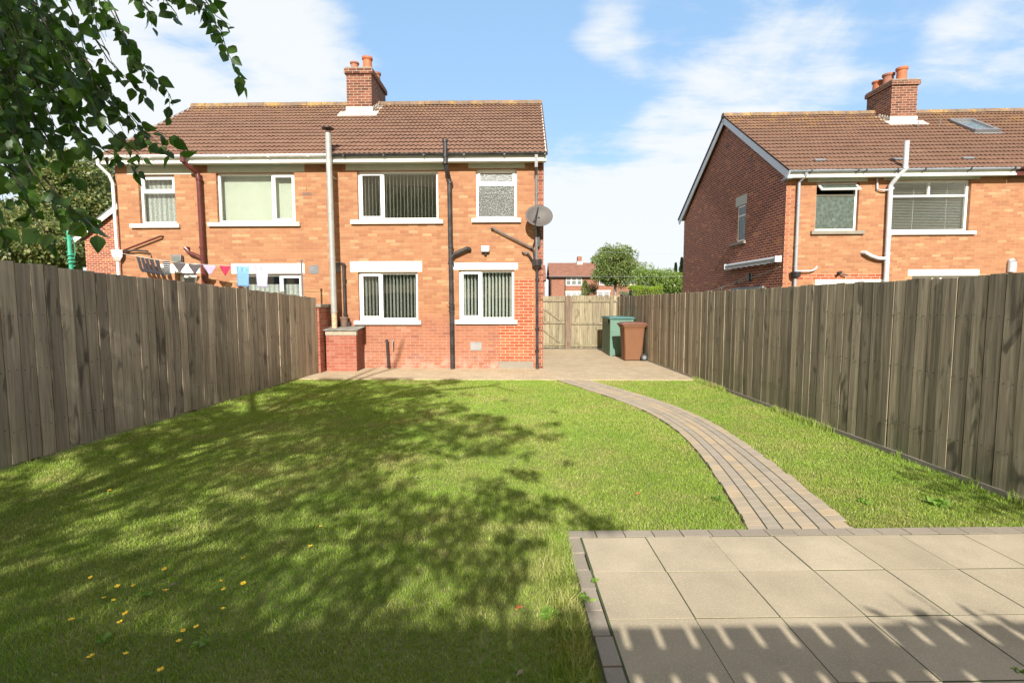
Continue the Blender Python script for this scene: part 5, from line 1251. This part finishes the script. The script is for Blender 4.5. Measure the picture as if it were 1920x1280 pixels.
# left: trees and a neighbour's gable behind the birch
tree('broad_tree', 60, 380, 520, 150, 24, 'pine_leaf', 'large mottled green tree behind the green clothes pole', 'tree', 90, 1.0, 150, .17, .2, droop=.4, ry=2.5, group='trees beyond the left fence')
tree('tall_tree', 150, 285, 500, 95, 27, 'pine_leaf', 'tall dark green tree against the left end of the house', 'tree', 90, 1.0, 150, .18, .25, droop=.2, ry=2.2, group='trees beyond the left fence')
tree('far_tree', 215, 300, 480, 60, 33, 'conifer_leaf', 'darkest tree rising behind the neighbouring gable', 'tree', 50, 1.0, 120, .18, .25, ry=2, group='trees beyond the left fence')
tree('side_tree', -70, 340, 520, 110, 25, 'tree_leaf', 'pale green tree at the left edge of the view', 'tree', 70, 1.0, 140, .17, .2, ry=2.2, group='trees beyond the left fence')
def neighbour():
    Y = 20.; r = root('brick_house', (-14, Y, 0), 'neighbouring brick gable with white bargeboard beside the left drainpipe', 'house')
    xe = atY(158, 440, Y).x; ze = HC+(567-440)*Y/FPX; xr = xe+4.2; zr = ze+3.0; xf = xe+8.4
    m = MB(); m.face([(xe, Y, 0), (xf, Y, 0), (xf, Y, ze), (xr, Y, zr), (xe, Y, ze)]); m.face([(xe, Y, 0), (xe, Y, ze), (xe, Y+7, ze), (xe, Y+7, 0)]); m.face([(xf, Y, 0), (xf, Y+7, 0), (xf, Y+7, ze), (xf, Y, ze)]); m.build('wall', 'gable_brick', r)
    m = MB()
    for s, xx in ((-1, xe), (1, xf)):
        m.bar((xx+s*.3, Y-.16, ze-.21), (xr, Y-.16, zr), .04, .20)
    m.build('bargeboard', 'white_upvc', r)
    m = MB()
    for s, xx in ((-1, xe), (1, xf)):
        a = (xx+s*.35, ze-.16); m.quads([(a[0], Y-.18, a[1]), (a[0], Y+7, a[1]), (xr, Y+7, zr+.1), (xr, Y-.18, zr+.1), (a[0], Y-.18, a[1]+.07), (a[0], Y+7, a[1]+.07), (xr, Y+7, zr+.17), (xr, Y-.18, zr+.17)], [(0, 1, 2, 3), (4, 5, 6, 7), (0, 3, 7, 4), (0, 4, 5, 1)])
    m.build('roof', 'grey_plastic', r, uv=False)
neighbour()
# overhead cables
for (y0, y1, lb) in ((466, 474, 'upper overhead cable crossing the sky between the houses'), (515, 515, 'lower overhead cable passing in front of the rounded tree')):
    a = atY(940, y0-3 if y0 < 500 else y0, 32); b = atY(1420, y1+4 if y0 < 500 else y1, 32); m = MB()
    m.tube([a.lerp(b, t/14)-Vector((0, 0, .12*4*(t/14)*(1-t/14))) for t in range(15)], .006, 5); tag(m.build('overhead_cable', 'cable'), lb, 'cable', 'overhead cables')

# ================================================================== BIRCH
def birch():
    B = Vector((-4.2, -3.2, 0)); r = root('birch_tree', tuple(B), 'birch tree whose leafy drooping branches hang in at the top left', 'tree')
    m = MB(); m.tube([B, (-4.1, -3.1, 1.5), (-4.0, -2.9, 3.5), (-3.8, -2.7, 6.0), (-3.7, -2.6, 8.8)], [.19, .16, .13, .09, .03], 14); m.build('trunk', 'bark', r, smooth=True, uv=False)
    br = MB(); tw = MB(); P = []; D = []; S = []
    # limbs reaching forward over the lawn
    hubs = [((-3.9, -2.8, 3.6), (-3.2, -.6, 4.5), (-2.6, 1.2, 4.3), (-2.1, 2.3, 3.75)), ((-3.9, -2.8, 4.2), (-4.0, -.4, 5.0), (-3.4, 1.3, 4.5), (-2.9, 2.5, 3.9)),
            ((-3.8, -2.7, 5.0), (-2.4, -1.2, 5.6), (-1.6, .6, 5.0), (-1.3, 2.0, 4.1)), ((-3.8, -2.7, 5.6), (-5.2, -1.2, 6.2), (-5.8, .4, 5.9), (-6.0, 1.5, 5.0)),
            ((-3.8, -2.7, 5.8), (-1.8, -2.0, 6.6), (-.6, -1.2, 6.5), (.0, -.6, 5.6)), ((-3.9, -2.8, 4.6), (-5.4, -2.4, 5.2), (-6.6, -1.6, 4.9)), ((-3.8, -2.7, 6.4), (-3.4, -1.4, 7.6), (-3.0, -.4, 8.2))]
    for h in hubs: br.tube([Vector(p) for p in h], [.065, .045, .028, .010][:len(h)], 8)
    br.build('branch', 'bark', r, smooth=True, uv=False)
    def twig(pts, step=.034, dens=1.0, ls=.056, rt=.0035, keep=None):
        pts = [Vector(p) for p in pts]
        tw.tube(pts, [rt*(1-.75*i/(len(pts)-1)) for i in range(len(pts))], 5); side = 1
        for a, b in zip(pts, pts[1:]):
            L = (b-a).length; n = max(1, int(L/step*dens))
            for i in range(n):
                q = a.lerp(b, (i+random.random())/n); dr = (b-a).normalized(); s_ = Vector((random.gauss(0, 1), random.gauss(0, 1), random.gauss(-.5, .7))).normalized()
                dd = (dr*.5+s_*1.0+Vector((0, 0, -.45))).normalized(); q2 = q+dd*.018
                if keep and not keep(q2): continue
                P.append(q2); D.append(dd); S.append(ls*random.uniform(.6, 1.2)); side = -side
    def px(l, Y, j=.0): return [atY(a, b, Y+random.uniform(-j, j)) for a, b in l]
    # twigs whose ends hang clear of the mass
    T_ = [([(300, -60), (352, -5), (392, 30), (415, 60), (425, 95), (440, 125), (455, 158)], 2.30), ([(360, -50), (385, 0), (405, 30), (432, 48)], 2.34), ([(330, -70), (350, -10), (372, 8), (405, 12)], 2.2),
          ([(240, -60), (262, -5), (280, 22), (284, 48)], 2.4), ([(280, -60), (310, 0), (330, 25), (337, 45)], 2.35),
          ([(150, -60), (203, 10), (230, 60), (258, 105), (268, 132)], 2.35), ([(170, 60), (205, 115), (245, 155), (275, 175)], 2.3), ([(215, 20), (240, 80), (270, 130), (300, 150), (316, 175), (320, 215)], 2.4),
          ([(120, 60), (180, 140), (235, 205), (262, 238), (305, 250), (322, 262)], 2.3), ([(150, 110), (200, 190), (250, 240), (300, 270), (328, 290)], 2.25), ([(110, 120), (170, 200), (215, 250), (262, 290), (270, 310)], 2.2),
          ([(90, 160), (150, 250), (200, 285), (240, 300), (258, 322)], 2.15), ([(40, 180), (90, 260), (120, 300), (150, 345)], 2.1), ([(20, 240), (60, 320), (95, 370), (130, 395), (190, 425)], 1.8), ([(-20, 270), (40, 350), (60, 400), (90, 440), (108, 462)], 1.7),
          ([(-40, 330), (-10, 400), (10, 440), (20, 470)], 1.75), ([(80, 330), (130, 390), (160, 410), (182, 432)], 1.75), ([(60, 20), (130, 90), (175, 150), (215, 205)], 2.5), ([(0, 150), (30, 230), (55, 290), (70, 330)], 2.0)]
    for l, Y in T_:
        p = px(l, Y, .03); twig(p, .017, 1.0, .058)
    def ok(q):
        v = q-Vector((0, 0, HC)); z = v.dot(CF)
        if z < .3: return True
        X = 960+FPX*v.dot(CR)/z; Yp = 640-FPX*v.dot(CU)/z
        lim = np.interp(Yp, [-200, 0, 60, 120, 220, 280, 330, 380, 430, 460], [330, 250, 200, 195, 225, 200, 130, 70, 10, -200]); lim *= 1
        return X < lim+random.gauss(-25, 22)
    for i in range(300):
        a = random.uniform(-260, 190); b = random.uniform(-160, 300) if a < 110 else random.uniform(-160, 90)
        Y = random.uniform(1.75, 3.1); dx = random.uniform(25, 95); p = []
        for k in range(5): p.append((a+dx*k*.55+random.uniform(-8, 8), b+(12+12*k)*k*.9+random.uniform(-8, 8)))
        w = px(p, Y, .05)
        if not ok(w[-1]): continue
        twig(w, .024, .9, .055, keep=ok)
    tw.build('twig', 'twig', r, uv=False)
    leaves('leaves', np.array(P), np.array(D), np.array(S), 'birch_leaf', r, True)
    # the crown overhead: leaf sprays with holes between them, so that light falls through in patches
    def in_view(x, y, z):
        zz = x*CF.x+y*CF.y+(z-HC)*CF.z; u = (x*CR.x+y*CR.y+(z-HC)*CR.z); w = (x*CU.x+y*CU.y+(z-HC)*CU.z)
        return (zz > .15) & (np.abs(u) < zz*1.10) & (w < zz*.74)
    gxs = np.arange(0, 1101, 100.); gys = np.array([700, 730, 760, 800, 850, 900, 950, 1000, 1050, 1100, 1150, 1400.])
    G = np.array([[0, 0, 0, 0, .2, .3, .3, .4, .3, 0, 0, 0], [.9, .9, .9, .9, .8, .85, .8, .8, .6, .1, 0, 0], [.9, .9, .9, .9, .85, .5, .7, .8, .75, .3, 0, 0], [.9, .9, .9, .85, .85, .9, .9, .85, .8, .8, .35, 0],
                  [.9, .7, .6, .75, .8, .8, .7, .85, .75, .6, .5, .1], [.5, .3, .6, .85, .55, .6, .7, .55, .35, .5, .2, 0], [.95, .95, .75, .7, .7, .6, .65, .5, .35, .45, .3, 0], [.95, .9, .7, .2, .7, .7, .6, .5, .5, .45, .35, .1],
                  [.95, .95, .9, .8, .85, .8, .65, .65, .7, .7, .55, .1], [1, 1, 1, 1, .95, .9, .85, .8, .8, .85, .7, .3], [1, 1, 1, 1, 1, 1, .97, .95, .95, .92, .9, .7], [1]*12])
    def want(x, y):
        y = np.maximum(y, 1.0); zz = x*CF.x+y*CF.y-HC*CF.z; u = 960+FPX*(x*CR.x+y*CR.y)/zz; w = 640-FPX*(x*CU.x+y*CU.y-HC*CU.z)/zz
        u = np.clip(u, 0, 1099.9); w = np.clip(w, 700, 1399); a = (u/100).astype(int); fa = u/100-a; b = np.searchsorted(gys, w, 'right')-1; b = np.clip(b, 0, 10); fb = (w-gys[b])/(gys[b+1]-gys[b])
        return (G[b, a]*(1-fa)+G[b, a+1]*fa)*(1-fb)+(G[b+1, a]*(1-fa)+G[b+1, a+1]*fa)*fb
    def dark(x, y):
        n1 = fbm2(x, y, 2.0, 31); n2 = fbm2(x+3, y, 5.2, 32); q = (n1*.5+n2*.5-.5)/.115; u = 1/(1+np.exp(-1.702*q)); return (u < want(x, y)) & (x < .33+(3.4-y)*.03+(y > 3.5)*.9)
    N0 = 330000; gx_ = rng.uniform(-8, 1.2, N0); gy = rng.uniform(.6, 10.8, N0); k = dark(gx_, gy); gx_ = gx_[k]; gy = gy[k]
    lo = np.maximum(2.7, (gy-.6)*.589); hi = np.minimum(8.8, (gy+5.0)*.589); lay = fbm2(gx_, gy, 1.1, 40); t = np.clip(lay+rng.normal(0, .16, len(gx_)), 0, 1)
    z = lo+(hi-lo)*t; y = gy-z*1.698; ok_ = (hi > lo) & ~in_view(gx_, y, z); gx_, gy, z, y = gx_[ok_], gy[ok_], z[ok_], y[ok_]
    keepn = min(len(gx_), CROWN_N); ii = rng.permutation(len(gx_))[:keepn]; Pc = np.c_[gx_, y, z][ii]; Dc = rand_dirs(keepn); Dc[:, 2] -= .5
    leaves('crown', Pc, Dc, .064*rng.uniform(.6, 1.3, keepn), 'birch_leaf', r, False)
    cl = [tuple(p)+(0,) for p in Pc[::keepn//260]]
    cb = MB()
    for c in cl[::2]:
        e = Vector(c[:3]); s0 = Vector((-3.85, -2.75, min(max(2.6, e.z-.8), 7.8))); mid = s0.lerp(e, .55)+Vector((0, 0, .35)); cb.tube([s0, mid, e], [.022, .012, .004], 5)
    cb.build('branch', 'bark', r, smooth=True, uv=False)
CROWN_N = 80000
birch()
# shrub behind the back fence: its tips throw the small leafy shade on the slabs
def back_shrub():
    c = Vector((2.15, -1.25, 0)); r = root('leafy_shrub', tuple(c), 'leafy shrub poking above the fence behind the patio', 'shrub')
    m = MB(); P = []; D = []
    for (dx, dz) in ((-.25, 2.02), (-.1, 2.10), (.05, 2.16), (.2, 2.10), (.32, 2.0), (0, 1.8)):
        tp = c+Vector((dx, random.uniform(-.05, .1), dz+.2)); m.tube([c+Vector((dx*.2, 0, 0)), c+Vector((dx*.6, 0, dz*.5)), tp], [.014, .009, .003], 6)
        for k in range(26): q = (c+Vector((dx*.6, 0, dz*.55))).lerp(tp, random.random()); P.append(q); D.append(Vector((random.gauss(0, 1), random.gauss(0, 1), .3)))
    m.build('stem', 'bark', r, uv=False); leaves('foliage', np.array(P), np.array(D), np.full(len(P), .09), 'birch_leaf', r, True)
back_shrub()

def back_tree():
    r = root('garden_tree', (4.4, -1.6, 0), 'small tree standing behind the right end of the back fence', 'tree')
    cl = [(3.85, -.9, 2.95, .30, .35, .25), (3.75, -.6, 2.95, .25, .4, .25), (4.2, -.9, 2.9, .35, .4, .4), (3.8, -.3, 2.95, .3, .35, .25), (3.6, -.65, 2.85, .18, .3, .2), (4.6, -1.5, 3.2, .5, .5, .5), (4.2, -1.6, 2.8, .5, .5, .4)]
    crown('crown', cl, 500, .07, 'birch_leaf', r, droop=.3, shell=.2)
    m = MB(); m.tube([(4.4, -1.6, 0), (4.45, -1.5, 1.6), (4.4, -1.2, 2.9)], [.07, .05, .02], 10)
    for c in cl: m.tube([(4.43, -1.45, 1.9), c[:3]], [.025, .006], 5)
    m.build('trunk', 'bark', r, uv=False)
back_tree()
# ================================================================== SMALL THINGS ON THE LAWN
def buttercup():
    r = root('buttercup', (0, 0, -.03), 'x', 'flower'); m = MB()
    m.tube([(0, 0, -.03), (.004, 0, .0), (0, .003, .035)], .0012, 5); m.build('stem', 'stem_green', r, uv=False)
    m = MB()
    for k in range(5):
        a = 2*pi*k/5; c, s = cos(a), sin(a); t = lambda u, v, w: (u*c-v*s, u*s+v*c, .035+w)
        m.quads([t(.001, -.002, 0), t(.009, -.008, .003), t(.016, -.004, .008), t(.016, .004, .008), t(.009, .008, .003), t(.001, .002, 0)], [(0, 1, 2, 3, 4, 5)])
    m.build('petals', 'petal', r, uv=False)
    m = MB(); m.tube([(0, 0, .033), (0, 0, .041)], [.004, .003], 8); m.build('flower_centre', 'petal', r, uv=False)
    return r
BC = [(-4.59, 4.63), (-3.52, 4.05), (-2.54, 2.78), (-2.29, 2.66), (-2.2, 2.66), (-2.16, 2.86), (-1.98, 2.59), (-2.28, 2.54), (-2.23, 2.54), (-2.03, 2.42), (-2.29, 2.35), (-2.0, 2.33), (-1.93, 2.09), (-1.82, 2.12), (-1.63, 2.21), (-1.68, 2.31), (-1.6, 2.31), (-1.58, 2.46), (-1.58, 2.69), (-1.75, 2.99), (-1.76, 2.72), (-1.4, 3.12), (-1.46, 3.43), (-1.57, 2.02), (-1.66, 2.64)]
b0 = buttercup()
for i, (x, y) in enumerate(BC):
    if i == 0: o = b0
    else:
        o = b0.copy(); COL.objects.link(o)
        for ch in b0.children:
            c = ch.copy(); COL.objects.link(c); c.parent = o
    o.location = (x, y, -.03+random.uniform(.008, .02)); o.rotation_euler = (random.uniform(-.3, .3), random.uniform(-.3, .3), random.uniform(0, 6)); s = random.uniform(.65, 1.0); o.scale = (s, s, s)
    tag(o, 'small yellow buttercup in the shaded grass', 'flower', 'buttercups scattered over the shaded lawn')
# fallen leaves
for (px_, py_, mt, lb) in [(322, 1098, 'dead_leaf', 'long pale fallen leaf among the buttercups'), (973, 1140, 'red_leaf', 'reddish fallen leaf on the grass near the patio edge'), (976, 1262, 'dead_leaf', 'pale curled fallen leaf at the bottom of the lawn'), (781, 895, 'dead_leaf', 'brown fallen leaf in the middle of the lawn'), (1196, 926, 'red_leaf', 'small orange fallen leaf on the sunlit lawn')]:
    c = gnd(px_, py_, 0); a = random.uniform(.3, .8); m = MB(); L = .055; d = Vector((cos(a), sin(a), 0)); s = Vector((-d.y, d.x, 0))*.012
    m.quads([c-d*L*.5, c-s+Vector((0, 0, .012)), c+d*L*.5+Vector((0, 0, .006)), c+s+Vector((0, 0, .012)), c+Vector((0, 0, .004))], [(0, 1, 4), (1, 2, 4), (2, 3, 4), (3, 0, 4)]); tag(m.build('fallen_leaf', mt, uv=False), lb, 'leaf')
# weeds
def weed(px_, py_, s, lb, n=9, up=.5, mat='weed_leaf'):
    n *= 2
    c = gnd(px_, py_, -.01); r = root('weed', tuple(c), lb, 'weed'); P = []; D = []
    for k in range(n): a = 2*pi*k/n+random.uniform(-.2, .2); P.append(c+Vector((random.uniform(-.3, .3)*s, random.uniform(-.3, .3)*s, 0))); D.append(Vector((cos(a), sin(a), random.uniform(up*.5, up*1.4))))
    leaves('foliage', np.array(P), np.array(D), np.full(n, s*.5)*rng.uniform(.6, 1.2, n), mat, r, True)
weed(1116, 1092, .055, 'small green weed growing in the patio joint', 12, .7); weed(1095, 1125, .09, 'weed clump against the patio border blocks'); weed(1030, 1150, .10, 'broad leaved weed in the shade near the patio edge', 10, .3)
weed(1345, 935, .08, 'leafy weed at the lawn corner beside the path'); weed(1620, 940, .08, 'leafy weed on the right lawn strip near the patio'); weed(1760, 945, .12, 'larger weed clump at the foot of the right fence', 14, .9)
weed(195, 1197, .06, 'green clover like weed in the dark lower left grass', 7, .3); weed(378, 1205, .06, 'round leaved weed below the buttercups', 7, .3); weed(272, 1115, .05, 'small weed between two buttercups', 7, .3)
weed(1915, 1262, .06, 'tiny weed in the slab joint at the lower right corner', 8, .6)

for o in bpy.data.objects:
    if '_o' in o: del o['_o']
